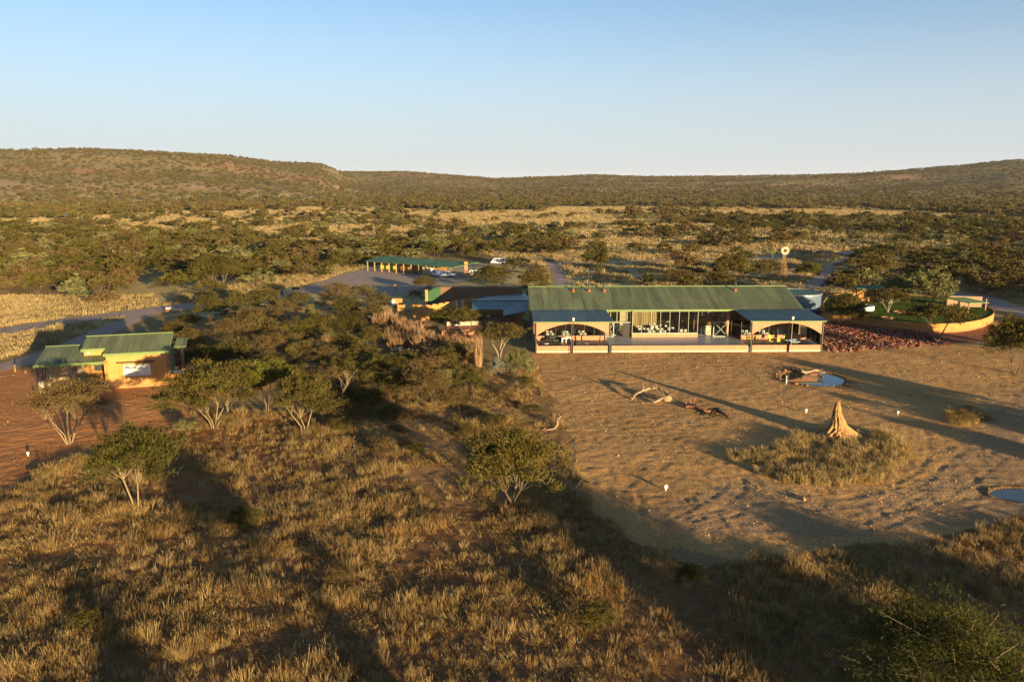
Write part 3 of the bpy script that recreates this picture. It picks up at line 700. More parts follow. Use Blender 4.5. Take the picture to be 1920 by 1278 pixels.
# --- the bushveld: density from hand-drawn zones
def density(x, y):
    r = np.hypot(x, y)
    d = np.full(np.shape(x), .0)
    d = np.where(r > 200, .92, d)
    d = np.where((r > 145) & (x > 85), .85, d)
    LB = W([(-600,640),(-200,600),(0,585),(60,560),(140,556),(250,548),(290,556),(345,540),(440,538),(560,508),(640,496),(680,490),(900,470),(1000,420),(-600,400)])
    d = np.where(inpoly(x, y, LB), .97, d)
    d = np.where(inpoly(x, y, BF), .10, d)
    for q in (W([(1150,430),(1180,402),(1220,405),(1290,420),(1290,452),(1180,450)]), W([(1290,450),(1330,425),(1560,425),(1640,440),(1560,470),(1440,462),(1340,470)]),
              W([(890,452),(930,425),(1080,428),(1100,455),(1070,480),(960,478)]), W([(1280,410),(1640,412),(1650,432),(1500,430),(1300,420)])):
        d = np.where(inpoly(x, y, q), .95, d)
    RB = W([(1600,500),(1640,440),(2400,420),(2700,560),(2400,700),(1960,640),(1850,540),(1680,520)])
    d = np.where(inpoly(x, y, RB), .93, d)
    d = np.where(inpoly(x, y, LFIELD), .03, d); d = np.where(inpoly(x, y, AF), .03+.6*(fbm(x, y, 60, 3) > .52), d)
    g = fbm(x, y, 70, 3); d = d*np.where(g > .60, .45, 1)
    TR = W([(255,560),(275,520),(300,520),(330,560)]); d = np.where(inpoly(x, y, TR), 0, d)
    rd = road_dist(x, y); d = np.where(rd < 3.0, 0, d); d = d*np.where(r > 1100, .62, 1)*np.where(hill(x, y) > 10, 1.1, 1)*np.where((r > 320) & (r < 980) & (fbm(x+1500, y*.45, 120, 3) > .55), .12, 1)
    BL = [(-50,110),(110,110),(110,175),(84,185),(60,178),(40,185),(-12,195),(-50,200)]
    d = np.where(inpoly(x, y, BL), 0, d)
    CP = [(-52,228),(-14,218),(-2,226),(-5,275),(-44,262)]; d = np.where(inpoly(x, y, CP), 0, d)
    return d
rs = np.random.RandomState(12)
def scatter(r0, r1, cell, a=.74):
    n = int((2*a)*(r1*r1-r0*r0)/2/(cell*cell))
    # stratified polar sampling
    q = rs.rand(n); r = np.sqrt(r0*r0+(r1*r1-r0*r0)*q); th = rs.uniform(-a, a, n)
    return r*np.sin(th), r*np.cos(th)
def thin(x, y, w, f):
    """drop points that sit too close to an earlier one (grid hash)"""
    keep = []; g = {}; c = 6.0
    for i in range(len(x)):
        k = (int(x[i]//c), int(y[i]//c)); ok = True
        for a in (-1, 0, 1):
            for b in (-1, 0, 1):
                for j in g.get((k[0]+a, k[1]+b), ()):
                    if (x[i]-x[j])**2+(y[i]-y[j])**2 < (f*(w[i]+w[j])/2)**2: ok = False; break
                if not ok: break
            if not ok: break
        if ok: g.setdefault(k, []).append(i); keep.append(i)
    return np.array(keep)
x, y = scatter(135, 620, 4.6); w_ = np.clip(rs.normal(7.2, 1.7, len(x)), 3.4, 11)
m = rs.rand(len(x)) < density(x, y); x, y, w_ = x[m], y[m], w_[m]
hp = np.array([at(h[2], h[3]) for h in HAND]); dmin = np.min(np.hypot(x[:, None]-hp[:, 0], y[:, None]-hp[:, 1]), 1) if len(x) else 0
m = dmin > 6; x, y, w_ = x[m], y[m], w_[m]
kp = thin(x, y, w_, .62); x, y, w_ = x[kp], y[kp], w_[kp]
ppx, ppy = proj(x, y, 0); vis = (ppx > -30) & (ppx < 1950)
big_ = w_/np.hypot(x, y)*vis
order = np.argsort(-big_); ind = order[:235]; rest = order[235:]
rg = random.Random(77)
bk = ['bush_tree0', 'bush_tree1', 'bush_tree2', 'bush_tree3', 'bush_tree0', 'bush_tree1', 'bush_tree2', 'bush_pale']
bn = {'bush_tree0': 'olive round-topped', 'bush_tree1': 'olive flat-topped', 'bush_tree2': 'brownish twiggy', 'bush_tree3': 'green', 'bush_pale': 'pale yellow-green'}
def zone_name(px_, py_):
    if px_ < 330: return ('in the left bush behind the dry field' if py_ > 470 else 'in the far left bush')
    if px_ < 690: return 'left of the carport' if py_ < 500 else 'by the road left of the carport'
    if px_ < 960: return 'behind the carport'
    if px_ < 1340: return 'on the plain behind the lodge roof'
    if px_ < 1620: return 'on the plain around the windmill'
    return 'in the bush behind the raised lawn'
for i in ind:
    key = rg.choice(bk); px_, py_ = ppx[i], ppy[i]; wd = w_[i]
    sz = 'large' if wd > 8 else ('small' if wd < 5.6 else 'medium-sized')
    plant_tree('bush_tree', key, float(x[i]), float(y[i]), wd, wd*rg.uniform(.5, .64), '%s %s tree %s, %s' % (sz, bn[key], zone_name(px_, py_), 'close by' if x[i]**2+y[i]**2 < 200**2 else ('midway back' if x[i]**2+y[i]**2 < 270**2 else 'farther back')), 'tree', 'bush trees %s' % zone_name(px_, py_))

def far_proto(seed, nb, per, leaf, mat):
    t, v, f = tree_mesh(seed=seed, Rr=2, Ht=4, Hb=.7, stems=1, boughs=nb, per=per, leaves=7, leaf=leaf, spread=.2, twig=False, tr=.12)
    tv = np.array(t.v)
    me = npmesh('bush_tree', v, f, [M[mat]]); return me
def gn_scatter(name, pts, scl, rot, pid, protos, label, cat, realize=False):
    me = bpy.data.meshes.new(name); me.vertices.add(len(pts)); me.vertices.foreach_set('co', np.asarray(pts, np.float32).ravel())
    a = me.attributes.new('scl', 'FLOAT_VECTOR', 'POINT'); a.data.foreach_set('vector', np.asarray(scl, np.float32).ravel())
    a = me.attributes.new('rot', 'FLOAT_VECTOR', 'POINT'); a.data.foreach_set('vector', np.asarray(rot, np.float32).ravel())
    a = me.attributes.new('pid', 'INT', 'POINT'); a.data.foreach_set('value', np.asarray(pid, np.int32))
    o = bpy.data.objects.new(name, me); col.objects.link(o)
    cc = bpy.data.collections.new(name+'_shapes')
    for i, p in enumerate(protos):
        q = bpy.data.objects.new('%s_%02d' % (name, i), p); cc.objects.link(q)
    g = bpy.data.node_groups.new(name, 'GeometryNodeTree')
    g.interface.new_socket('Geometry', in_out='INPUT', socket_type='NodeSocketGeometry'); g.interface.new_socket('Geometry', in_out='OUTPUT', socket_type='NodeSocketGeometry')
    N = g.nodes.new; gi = N('NodeGroupInput'); go = N('NodeGroupOutput')
    ci_ = N('GeometryNodeCollectionInfo'); ci_.inputs['Collection'].default_value = cc; ci_.inputs['Separate Children'].default_value = True; ci_.inputs['Reset Children'].default_value = True
    ip = N('GeometryNodeInstanceOnPoints'); ip.inputs['Pick Instance'].default_value = True
    def attr(nm, ty):
        q = N('GeometryNodeInputNamedAttribute'); q.data_type = ty; q.inputs['Name'].default_value = nm; return q.outputs[0]
    L = g.links.new
    L(gi.outputs[0], ip.inputs['Points']); L(ci_.outputs[0], ip.inputs['Instance'])
    L(attr('pid', 'INT'), ip.inputs['Instance Index']); L(attr('scl', 'FLOAT_VECTOR'), ip.inputs['Scale'])
    e2r = N('FunctionNodeEulerToRotation'); L(attr('rot', 'FLOAT_VECTOR'), e2r.inputs[0]); L(e2r.outputs[0], ip.inputs['Rotation'])
    L(ip.outputs[0], go.inputs[0])
    md = o.modifiers.new('scatter', 'NODES'); md.node_group = g
    return tag(o, label, cat, kind='stuff')
mid_p = [far_proto(s, 12, 7, (.42, .2), mt) for s, mt in ((301, 'leaf'), (302, 'leafbrown'), (303, 'leaf'), (304, 'leafgreen'), (305, 'leafpale'))]
far_p = [far_proto(s, 7, 3, (.9, .5), mt) for s, mt in ((401, 'hillleaf'), (402, 'leafbrown'), (403, 'hillleaf'), (404, 'leaf'))]
xs, ys, ws, ks = [x[rest]], [y[rest]], [w_[rest]], [rs.choice([0, 0, 1, 2, 2, 3, 4], len(rest))]
for (r0, r1, cell) in ((620, 1100, 7.2), (1100, 2000, 9.0), (2000, 3300, 12.5)):
    a, b = scatter(r0, r1, cell); d = density(a, b); m = rs.rand(len(a)) < d; a, b = a[m], b[m]
    n = len(a); xs.append(a); ys.append(b); ws.append(np.clip(rs.normal(7.4, 1.8, n), 3.5, 12)*(1 if r0 < 1900 else 1.1)); ks.append(5+rs.choice([0, 1, 2, 3], n))
X = np.concatenate(xs); Y = np.concatenate(ys); Wd = np.concatenate(ws); K = np.concatenate(ks); n = len(X)
Z = ground_z(X, Y, False)-.1; Wd = Wd*np.where(Z > 10, .8, 1)
scl = np.stack([Wd/4, Wd/4*rs.uniform(.85, 1.15, n), Wd*rs.uniform(.46, .64, n)/4], -1)
rot = np.stack([np.zeros(n), np.zeros(n), rs.uniform(0, 6.28, n)], -1)
gn_scatter('bushveld', np.stack([X, Y, Z], -1), scl, rot, K, mid_p+far_p, 'endless olive bushveld of small rounded trees running back to the hills', 'bushes')
print('bushveld', n, 'individual', len(ind))

# --- grass
def clump(seed, n, ht, rad, wd, lean=.35):
    r_ = np.random.RandomState(seed)
    a = r_.uniform(0, 6.28, n); q = np.sqrt(r_.rand(n))*rad
    b = np.stack([np.cos(a)*q, np.sin(a)*q, np.zeros(n)-.03], -1)
    h = ht*r_.uniform(.45, 1.05, n); ln = lean*h*r_.uniform(.1, 1, n); a2 = a+r_.normal(0, .8, n)
    tp = b+np.stack([np.cos(a2)*ln, np.sin(a2)*ln, h], -1); md = b+(tp-b)*.5+np.stack([np.zeros(n), np.zeros(n), h*.08], -1)
    a3 = r_.uniform(0, 6.28, n); s_ = np.stack([np.cos(a3), np.sin(a3), np.zeros(n)], -1)*wd
    v = np.stack([b-s_*.6, b+s_*.6, md+s_*.9, md-s_*.9, tp+s_*.5, tp-s_*.5], 1).reshape(-1, 3)
    i = np.arange(n)[:, None]*6
    f = np.concatenate([i+np.array([0, 1, 2, 3]), i+np.array([3, 2, 4, 5])], 0)
    return v, f
def grass_protos(mat, nb, ht, rad, wd, lean=.35, seeds=(1, 2, 3, 4)):
    return [npmesh('grass_clump', *clump(s, nb, ht, rad, wd, lean), [M[mat]]) for s in seeds]
GP = grass_protos('grass', 30, .70, .34, .010, .5, (1, 2))+grass_protos('grass', 16, .82, .22, .009, .35, (3,))+grass_protos('grass', 30, .34, .42, .012, 1.3, (4, 5))+grass_protos('grass', 22, .20, .5, .014, 2.2, (6,))
def sample_poly(poly, per_m2, dens=None):
    p = np.array(poly); lo = p.min(0); hi = p.max(0); n = int((hi-lo).prod()*per_m2)
    a = rs.uniform(lo[0], hi[0], n); b = rs.uniform(lo[1], hi[1], n)
    m = inpoly(a+(fbm(a, b, 2.5, 2)-.5)*2.5, b+(fbm(a+7, b, 2.5, 2)-.5)*2.5, poly) & (b > 30) & (np.abs(a) < b*.78+8)
    a, b = a[m], b[m]
    if dens is not None: m = rs.rand(len(a)) < dens(a, b); a, b = a[m], b[m]
    return a, b
def grass(name, polys, per, dens, s0, s1, label, P_=GP, choice=(0, 1, 2, 3, 4, 5)):
    A = []; B = []
    for p in polys:
        a, b = sample_poly(p, per, dens); A.append(a); B.append(b)
    a = np.concatenate(A); b = np.concatenate(B); n = len(a)
    s = rs.uniform(s0, s1, n)*(.65+.7*fbm(a, b, 4, 2))
    sc_ = np.stack([s, s, s*rs.uniform(.75, 1.25, n)], -1)
    ro = np.stack([rs.normal(0, .12, n), rs.normal(0, .12, n), rs.uniform(0, 6.28, n)], -1)
    gn_scatter(name, np.stack([a, b, ground_z(a, b)], -1), sc_, ro, (rs.choice(choice, n) if P_ is not GP else np.where(fbm(a+11, b+5, 2.4, 3)+rs.normal(0, .09, n) > .5, rs.choice([0, 1, 2, 3], n), rs.choice([3, 4, 5, 5], n))), P_, label, 'grass'); print(name, n)
tree3 = at(430, 940)
def d_fg(a, b):
    g = fbm(a, b, 3.2, 4); g2 = fbm(a+40, b, 11, 3)
    return np.clip((g-.40)*7, 0.14, 1)*np.clip((g2-.30)*5, .55, 1)
grass('dry_grass', [FG], 22.0, d_fg, .45, 1.1, 'tall golden dry grass covering the foreground')
grass('thicket_grass', [W([(330,800),(350,640),(420,590),(660,560),(740,600),(700,700),(660,760),(640,790)]), PATCH, PATCH, SCRUB, SCRUB, SCRUB], 4.5, lambda a, b: np.clip((fbm(a, b, 4, 3)-.42)*5, 0.05, 1), .5, 1.05, 'short dry grass between the bushes left of the lodge')
GPR = grass_protos('grassring', 34, .7, .32, .012, .5, (21, 22, 23, 24))
grass('mound_grass', [RING, RING2], 9.0, lambda a, b: np.clip((fbm(a, b, 1.8, 3)-.28)*6, .1, 1), .7, 1.15, 'pale tufty grass ring around the termite mound', GPR, (0, 1, 2, 3))
GPF = grass_protos('grassgold', 22, .7, .8, .05, .5, (11, 12, 13))
grass('field_grass', [LFIELD, RSIDE], 1.3, lambda a, b: np.clip((fbm(a, b, 6, 3)-.25)*5, 0, 1)*(road_dist(a, b) > .5), .7, 1.3, 'pale dry grass of the open field behind the orange house', GPF, (0, 1, 2))
grass('plain_grass', [BF, AF], .5, lambda a, b: np.clip((fbm(a, b, 9, 3)-.3)*5, 0, 1)*(road_dist(a, b) > .8)*(b > 152)*~((b < 185) & (np.abs(a-63) < 12)), .8, 1.7, 'pale dry grass of the plain behind the lodge', GPF, (0, 1, 2))
grass('gap_grass', [[(-560,330),(-300,300),(300,300),(600,330),(860,900),(-860,900)]], .09, lambda a, b: (np.hypot(a, b) > 320)*(fbm(a+1500, b*.45, 120, 3) > .545)*(road_dist(a, b) > 1)*1.0, 1.6, 2.8, 'pale dry grass in the gaps of the bushveld', GPF, (0, 1, 2))
# scrub dotting the open grass
# trees outside the frame, towards the sun, whose long shadows fall across the foreground
for i, (tx, ty, hh, wd, key) in enumerate([(365,905,6.5,6,'umbrella_sparse'),(1330,1150,5.5,3,'umbrella_sparse'),(1500,1130,5.5,7,'umbrella_sparse'),(1680,1060,5.5,7,'umbrella_two'),
        (1440,1230,6,6,'umbrella_two'),(1640,1245,6,9,'dark_spreading'),(1800,765,6,8,'umbrella_wide'),(1880,835,5.5,6,'umbrella_two'),
        (230,1262,6,3.4,'umbrella_sparse'),(690,1250,5.5,2.6,'umbrella_sparse'),(1650,712,6,5,'umbrella_green'),(1615,612,6,9,'umbrella_wide'),(1680,618,5.5,9,'umbrella_two')]):
    gx_, gy_ = at(tx, ty); L_ = hh*.8/math.tan(R(SUN_EL)); x_, y_ = gx_+SDX*L_, gy_+SDY*L_
    plant_tree('acacia_tree', key, x_, y_, wd, hh, 'acacia standing outside the picture, its long shadow falling into the scene', 'tree', 'acacias outside the picture towards the sun')


# dead trees among the bush
bmesh_ = [bare_tree(s, 6).mesh('bare_tree', M['whitebark'], True) for s in (31, 32)]
for i, (px_, py_, lab) in enumerate(((452, 668, 'grey leafless tree poking out of the left half of the thicket'), (215, 540, 'grey leafless tree at the edge of the dry field'), (560, 500, 'leafless tree beside the road bend left of the carport'), (1310, 548, 'leafless tree right behind the lodge roof'), (1230, 470, 'leafless tree on the plain behind the lodge'), (90, 500, 'leafless tree in the left bush'))):
    x_, y_ = at(px_, py_); o = link('bare_tree', bmesh_[i % 2], None, (x_, y_, gz(x_, y_))); s_ = .8+.15*(i % 3); o.scale = (s_, s_, s_*.8); o.rotation_euler = (0, 0, i*1.7); tag(o, lab, 'tree')
# ------------------------------------------------------------------ buildings
def corr(u0, u1, v0, z0, v1, z1, pitch=.32, amp=.035, th=.05, along='u'):
    """corrugated sheet from the front edge (v0,z0) to the back edge (v1,z1); ribs run down the slope"""
    n = max(2, int(round((u1-u0)/pitch))); k = MB(); us = []; hs = []
    for i in range(n):
        b = u0+(u1-u0)*i/n; p = (u1-u0)/n
        us += [b, b+p*.35, b+p*.5, b+p*.85]; hs += [0, 0, amp, amp]
    us.append(u1); hs.append(0)
    m = len(us)
    top = [(us[i], v0, z0+hs[i]) for i in range(m)]+[(us[i], v1, z1+hs[i]) for i in range(m)]
    k.add(top, [(i, i+1, m+i+1, m+i) for i in range(m-1)])
    k.add([(u0, v0, z0-th), (u1, v0, z0-th), (u1, v1, z1-th), (u0, v1, z1-th)], [(3, 2, 1, 0)])
    k.add([(u0, v0, z0-th), (u0, v0, z0), (u0, v1, z1), (u0, v1, z1-th)], [(0, 1, 2, 3)])
    k.add([(u1, v0, z0-th), (u1, v1, z1-th), (u1, v1, z1), (u1, v0, z0)], [(0, 1, 2, 3)])
    k.add([(u0, v1, z1-th), (u0, v1, z1), (u1, v1, z1), (u1, v1, z1-th)], [(0, 1, 2, 3)])
    return k
def glazing(parent, x0, x1, y, z0, z1, n, fm='paleframe', fr=.07, pane=True, transom=None):
    """window wall in the xz plane: frame > panes"""
    f = MB()
    f.box(x0, x1, y-.05, y+.05, z0, z0+fr).box(x0, x1, y-.05, y+.05, z1-fr, z1)
    for i in range(n+1):
        x = x0+(x1-x0-fr)*i/n; f.box(x, x+fr, y-.045, y+.045, z0+fr, z1-fr)
    if transom: f.box(x0, x1, y-.055, y+.055, transom, transom+fr)
    fo = f.build('window_frame', M[fm], parent)
    if pane:
        for i in range(n):
            a = x0+(x1-x0-fr)*i/n+fr; b = x0+(x1-x0-fr)*(i+1)/n
            boxp('pane', M['glass'], fo, a+.004, b-.004, y-.006, y+.006, z0+fr, z1-fr)
    return fo
def glazing_y(parent, y0, y1, x, z0, z1, n, fm='paleframe', fr=.07):
    f = MB(); f.box(x-.05, x+.05, y0, y1, z0, z0+fr).box(x-.05, x+.05, y0, y1, z1-fr, z1)
    for i in range(n+1):
        y = y0+(y1-y0-fr)*i/n; f.box(x-.045, x+.045, y, y+fr, z0+fr, z1-fr)
    fo = f.build('window_frame', M[fm], parent)
    for i in range(n):
        a = y0+(y1-y0-fr)*i/n+fr; b = y0+(y1-y0-fr)*(i+1)/n
        boxp('pane', M['glass'], fo, x-.006, x+.006, a+.004, b-.004, z0+fr, z1-fr)
def arch_prof(u0, u1, z_spring, z_crown, z_top, n=28):
    c = (u0+u1)/2; hw = (u1-u0)/2
    pts = [(u0-.001, z_spring)]
    # circular segment
    rise = z_crown-z_spring; rad = (hw*hw+rise*rise)/(2*rise); cz = z_crown-rad
    arc = [(c+hw*math.cos(math.pi*(1-i/n))*1.0, 0) for i in range(n+1)]
    arc = [(x, cz+math.sqrt(max(0, rad*rad-(x-c)**2))) for x, _ in arc]
    k = MB()
    for (xa, za), (xb, zb) in zip(arc[:-1], arc[1:]): yield (xa, za, xb, zb)
def arch_wall(u0, u1, v0, v1, zs, zc, zt, alongx=True):
    k = MB()
    for xa, za, xb, zb in arch_prof(u0, u1, zs, zc, zt):
        if alongx: k.profy([(xa, za), (xb, zb), (xb, zt), (xa, zt)], v0, v1)
        else: k.profx([(xa, za), (xb, zb), (xb, zt), (xa, zt)], v0, v1)
    return k

LODGE = empty('safari_lodge', (3.8, 121.2, 0), R(1.2), 'long restaurant lodge with green corrugated roof, glass front and two brick-arched verandas', 'lodge')
D = LODGE
FZ = .78
boxp('terrace_floor', M['floor_blue'], D, 12.1, 34.6, .26, 26, 0, FZ)
boxp('veranda_floor', M['floor_dark'], D, .1, 12.09, .26, 26, 0, FZ-.004); boxp('veranda_floor', M['floor_dark'], D, 34.61, 46.4, .26, 26, 0, FZ-.004)
for (a, b) in ((.16, 5.5), (6.0, 11.55), (12.2, 34.2), (34.9, 40.5), (40.95, 46.0)):
    boxp('dwarf_wall', M['brick'], D, a, b, 0, .25, .26, 1.08)
    boxp('plaster_base', M['cream'], D, a, b, -.02, .252, -.1, .258)
boxp('dwarf_wall', M['brick'], D, .1, .34, .3, 9.5, FZ, 1.3); 
for u in (.05, 11.9, 34.7, 46.2): boxp('post', M['post'], D, u-.07, u+.07, -.09, .06, -.1, 5.0)
for u in (5.75, 40.72): boxp('post', M['post'], D, u-.06, u+.06, .02, .14, -.1, 4.72)
for (a, b) in ((.12, 11.85), (34.78, 46.12)):
    arch_wall(a, b, .08, .33, 2.75, 4.68, 5.0).build('arch_wall', M['brick'], D)
    boxp('eave_board', M['fascia'], D, a-.45, b+.45, -.36, -.30, 4.93, 5.08)
    corr(a-.45, b+.6 if a < 5 else b+.85, -.3, 5.03, 9.2, 5.47, amp=.03).build('veranda_roof', M['roofshaded'], D)
arch_wall(.5, 9.0, .10, .35, 2.9, 4.6, 5.0, False).build('side_arch_wall', M['brick'], D)
corr(-.5, 46.5, 8.9, 5.48, 18.0, 8.3).build('main_roof', M['roofgreen'], D)
corr(-.5, 46.5, 27.0, 5.5, 18.05, 8.3).build('main_roof', M['roofgreen'], D)
boxp('ridge_cap', M['fascia'], D, -.52, 46.52, 17.85, 18.2, 8.29, 8.40)
boxp('eave_board', M['fascia'], D, 12.3, 35.0, 8.82, 8.89, 5.16, 5.50)
MB().profx([(8.9, 5.2), (18.0, 8.0), (18.0, 8.28), (8.9, 5.46)], -.56, -.5).build('barge_board', M['fascia'], D)
MB().profx([(8.9, 5.2), (18.0, 8.0), (18.0, 8.28), (8.9, 5.46)], 46.5, 46.56).build('barge_board', M['fascia'], D)
# walls, ceiling, interior
for u in (0.05, 46.1): MB().profx([(9.6, FZ), (26.5, FZ), (26.5, 5.3), (18, 7.9), (9.6, 5.3)], u, u+.28).build('gable_wall', M['brickdark'], D)
boxp('back_wall', M['wood'], D, .34, 46.1, 24, 24.25, FZ, 5.9)
boxp('ceiling', M['brown_wall'], D, .34, 46.1, 9.1, 24, 5.30, 5.36)
boxp('partition_wall', M['brickdark'], D, 12.0, 12.3, 6.5, 9, FZ, 2.6); boxp('partition_wall', M['ochre'], D, 29.4, 33.6, 16, 16.3, FZ, 5.29)
boxp('partition_wall', M['brick'], D, 33.6, 34.0, 10, 16.3, FZ, 5.29); boxp('partition_wall', M['cream'], D, 13.5, 19.5, 20, 20.2, FZ, 5.29)
# bar counter and fireplace columns inside
boxp('bar_counter', M['cream'], D, 20.5, 26.5, 19.2, 20.0, FZ, FZ+1.15); boxp('brick_column', M['brick'], D, 30.6, 31.3, 11.5, 12.2, FZ, 5.28); boxp('brick_column', M['cream'], D, 29.9, 31.0, 10.2, 11.1, FZ, FZ+1.7)
# centre glazed bay on a low brick wall
boxp('low_wall', M['brick'], D, 16.9, 28.2, 8.35, 8.6, FZ, FZ+.62); boxp('low_wall', M['brick'], D, 16.9, 17.15, 8.6, 10.5, FZ, FZ+.62); boxp('low_wall', M['brick'], D, 27.95, 28.2, 8.6, 10.5, FZ, FZ+.62)
boxp('sill', M['cream'], D, 16.86, 28.24, 8.32, 8.63, FZ+.62, FZ+.68)
glazing(D, 16.9, 28.2, 8.48, FZ+.68, 5.30, 7); glazing_y(D, 8.55, 10.4, 16.98, FZ+.68, 5.3, 1); glazing_y(D, 8.55, 10.4, 28.12, FZ+.68, 5.3, 1)
glazing(D, 12.3, 16.85, 10.4, FZ, 5.30, 4, transom=FZ+2.35, fr=.1); glazing(D, 28.3, 34.6, 10.4, FZ, 5.3, 6, 'post')
# grey door frames with crossed bracing standing in the front
def brace_door(x0, x1, y):
    f = MB(); z0, z1 = FZ, FZ+2.45
    f.box(x0, x0+.16, y-.05, y+.05, z0, z1).box(x1-.16, x1, y-.05, y+.05, z0, z1).box(x0-.25, x1+.1, y-.07, y+.07, z1, z1+.14).box(x0+.16, x1-.16, y-.05, y+.05, z0, z0+.14)
    o = f.build('door_frame', M['paleframe'], D)
    b = MB(); b.tube([(x0+.2, y, z0+.2), (x1-.2, y, z1-.05)], .05, 4).tube([(x1-.2, y+.02, z0+.2), (x0+.2, y+.02, z1-.05)], .05, 4).build('brace', M['paleframe'], o)
    boxp('pane', M['glass'], o, x0+.17, x1-.17, y+.051, y+.06, z0+.15, z1-.01)
brace_door(30.9, 33.5, 8.6); brace_door(12.5, 13.9, 8.9); 
boxp('door_frame', M['paleframe'], D, 12.2, 16.85, 8.85, 8.95, FZ+2.45, FZ+2.6)
boxp('door_leaf', M['dark'], D, 15.4, 16.7, 8.9, 8.96, FZ, FZ+2.4)
# verandas: low brick wall and glass behind
for (a, b, n) in ((.4, 11.8, 7), (35.0, 46.0, 7)):
    boxp('low_wall', M['brick'], D, a, b, 6.2, 6.42, FZ, FZ+.72)
    glazing(D, a, b, 6.31, FZ+.73, 4.98, n, 'post')
glazing_y(D, .4, 6.1, 46.05, 1.1, 4.9, 3, 'post')
# roof flues
for px_ in (1079, 1108, 1136, 1379):
    u = (px_-960)/1450*141-3.8-.3
    f = MB().cyl(u, 16.0, 7.5, 8.02, .34, .22, 10).build('roof_flue', M['rust'], D)
    MB().cyl(u, 16.0, 7.9, 8.95, .13, .13, 8).cyl(u, 16.0, 8.95, 9.12, .24, .24, 8).cyl(u, 16.0, 9.12, 9.3, .26, .02, 8).build('flue_cowl', M['post'], f)
# lamp posts in front of both verandas
for px_, s, lab in ((1074, 'post', 'dark lamp post with a white lamp in front of the left veranda arch'), (1482, 'paleframe', 'pale lamp post with a white lamp in front of the right veranda arch')):
    x, y = at(px_, 663 if px_ < 1200 else 660); o = empty('lamp_post', (x, y, 0), 0, lab, 'lamp post')
    MB().cyl(0, 0, 0, 5.35, .055, .045, 8).build('pole', M[s], o)
    MB().cyl(0, 0, 5.35, 5.75, .16, .2, 10).cyl(0, 0, 5.75, 5.82, .22, .12, 10).build('lamp', M['white'], o)

# furniture -----------------------------------------------------------------
def LW(u, v, z=FZ):
    a = R(1.2); return (3.8+u*math.cos(a)-v*math.sin(a), 121.2+u*math.sin(a)+v*math.cos(a), z)
def table_thing():
    o = empty('dining_table', (0, 0, 0), 0, 'x', 'table')
    for sx in (-.55, .55):
        for sy in (-.3, .3): boxp('leg', M['wood'], o, sx-.03, sx+.03, sy-.03, sy+.03, 0, .72)
    MB().box(-.7, .7, -.42, .42, .725, .76).build('tabletop', M['wood'], o)
    k = MB(); k.box(-.74, .74, -.46, .46, .762, .772); k.box(-.745, .745, -.475, -.462, .42, .765); k.box(-.745, .745, .462, .475, .42, .765); k.box(-.757, -.745, -.475, .475, .42, .765); k.box(.745, .757, -.475, .475, .42, .765)
    k.build('tablecloth', M['cloth'], o); return o
def chair_thing(cm, name='dining_chair'):
    o = empty(name, (0, 0, 0), 0, 'x', 'chair')
    f = MB()
    for sx in (-.2, .2):
        for sy in (-.2, .2): f.box(sx-.02, sx+.02, sy-.02, sy+.02, 0, .43)
    f.build('frame', M['dark'], o)
    boxp('seat', M[cm], o, -.24, .24, -.24, .24, .432, .50); MB().profx([(.2, .50), (.25, .50), (.32, .98), (.27, .98)], -.23, .23).build('backrest', M[cm], o)
    return o
T0 = table_thing(); CW = chair_thing('cloth'); CD = chair_thing('dark'); CY_ = chair_thing('yellow', 'cushioned_chair')
used = set()
def place(o, loc, rz, lab, group):
    if o.name in used: o = copy_tree(o)
    else: used.add(o.name)
    o.location = loc; o.rotation_euler = (0, 0, rz); o['label'] = lab; o['group'] = group
    return o
proto_names = {x.name: x for x in (T0, CW, CD, CY_)}
rg = random.Random(4)
def dining(spots, chair, where, col_):
    um = sum(s[0] for s in spots)/len(spots); vm = sum(s[1] for s in spots)/len(spots); multi = max(s[1] for s in spots)-min(s[1] for s in spots) > 1
    for (u, v) in spots:
        side = ('left' if u < um-1 else ('right' if u > um+1 else 'middle'))+((' front' if v < vm else ' rear') if multi else '')
        place(T0, LW(u, v), rg.uniform(-.1, .1), 'white-clothed dining table %s, %s one' % (where, side), 'white dining tables %s' % where)
        for dx, dy, rz in ((-.35, -.78, math.pi), (.35, -.78, math.pi), (-.35, .78, 0), (.35, .78, 0)):
            place(chair, LW(u+dx, v+dy), rz+rg.uniform(-.2, .2), '%s chair at the %s white table %s, %s side' % (col_, side, where, 'near' if dy < 0 else 'far'), '%s chairs %s' % (col_, where))
dining([(20.6, 10.6), (22.4, 10.6), (19.3, 13.2), (24.5, 13.6), (26.3, 11.6), (22.0, 15.4)], CW, 'inside the central glass bay', 'white-covered')
dining([(14.2, 12.6), (15.2, 15.0)], CD, 'behind the left glass doors', 'dark')
dining([(2.8, 8.4), (5.5, 8.2), (8.4, 8.5)], CW, 'behind the left veranda glass', 'white-covered')
dining([(36.6, 8.4), (39.6, 8.3), (42.8, 8.5)], CW, 'behind the right veranda glass', 'white-covered')
for (u, v) in ((35.9, 4.6), (37.2, 4.7), (38.8, 2.4), (40.0, 2.3), (39.5, 4.9), (41.6, 4.9)):
    place(CY_, LW(u, v), rg.uniform(0, 6), 'yellow-cushioned chair on the right arched veranda', 'yellow chairs on the right veranda')
for i, (u, v) in enumerate(((42.6, 2.2), (43.6, 4.3), (42.2, 3.5))):
    o = empty('low_table', LW(u, v), .2, 'low pale-topped table on the right arched veranda, %s' % ('nearest the dwarf wall', 'farthest from the yellow chairs', 'between the other two')[i], 'table')
    boxp('tabletop', M['bluebox'], o, -.8, .8, -.4, .4, .4, .45); boxp('base', M['dark'], o, -.5, .5, -.25, .25, 0, .4)
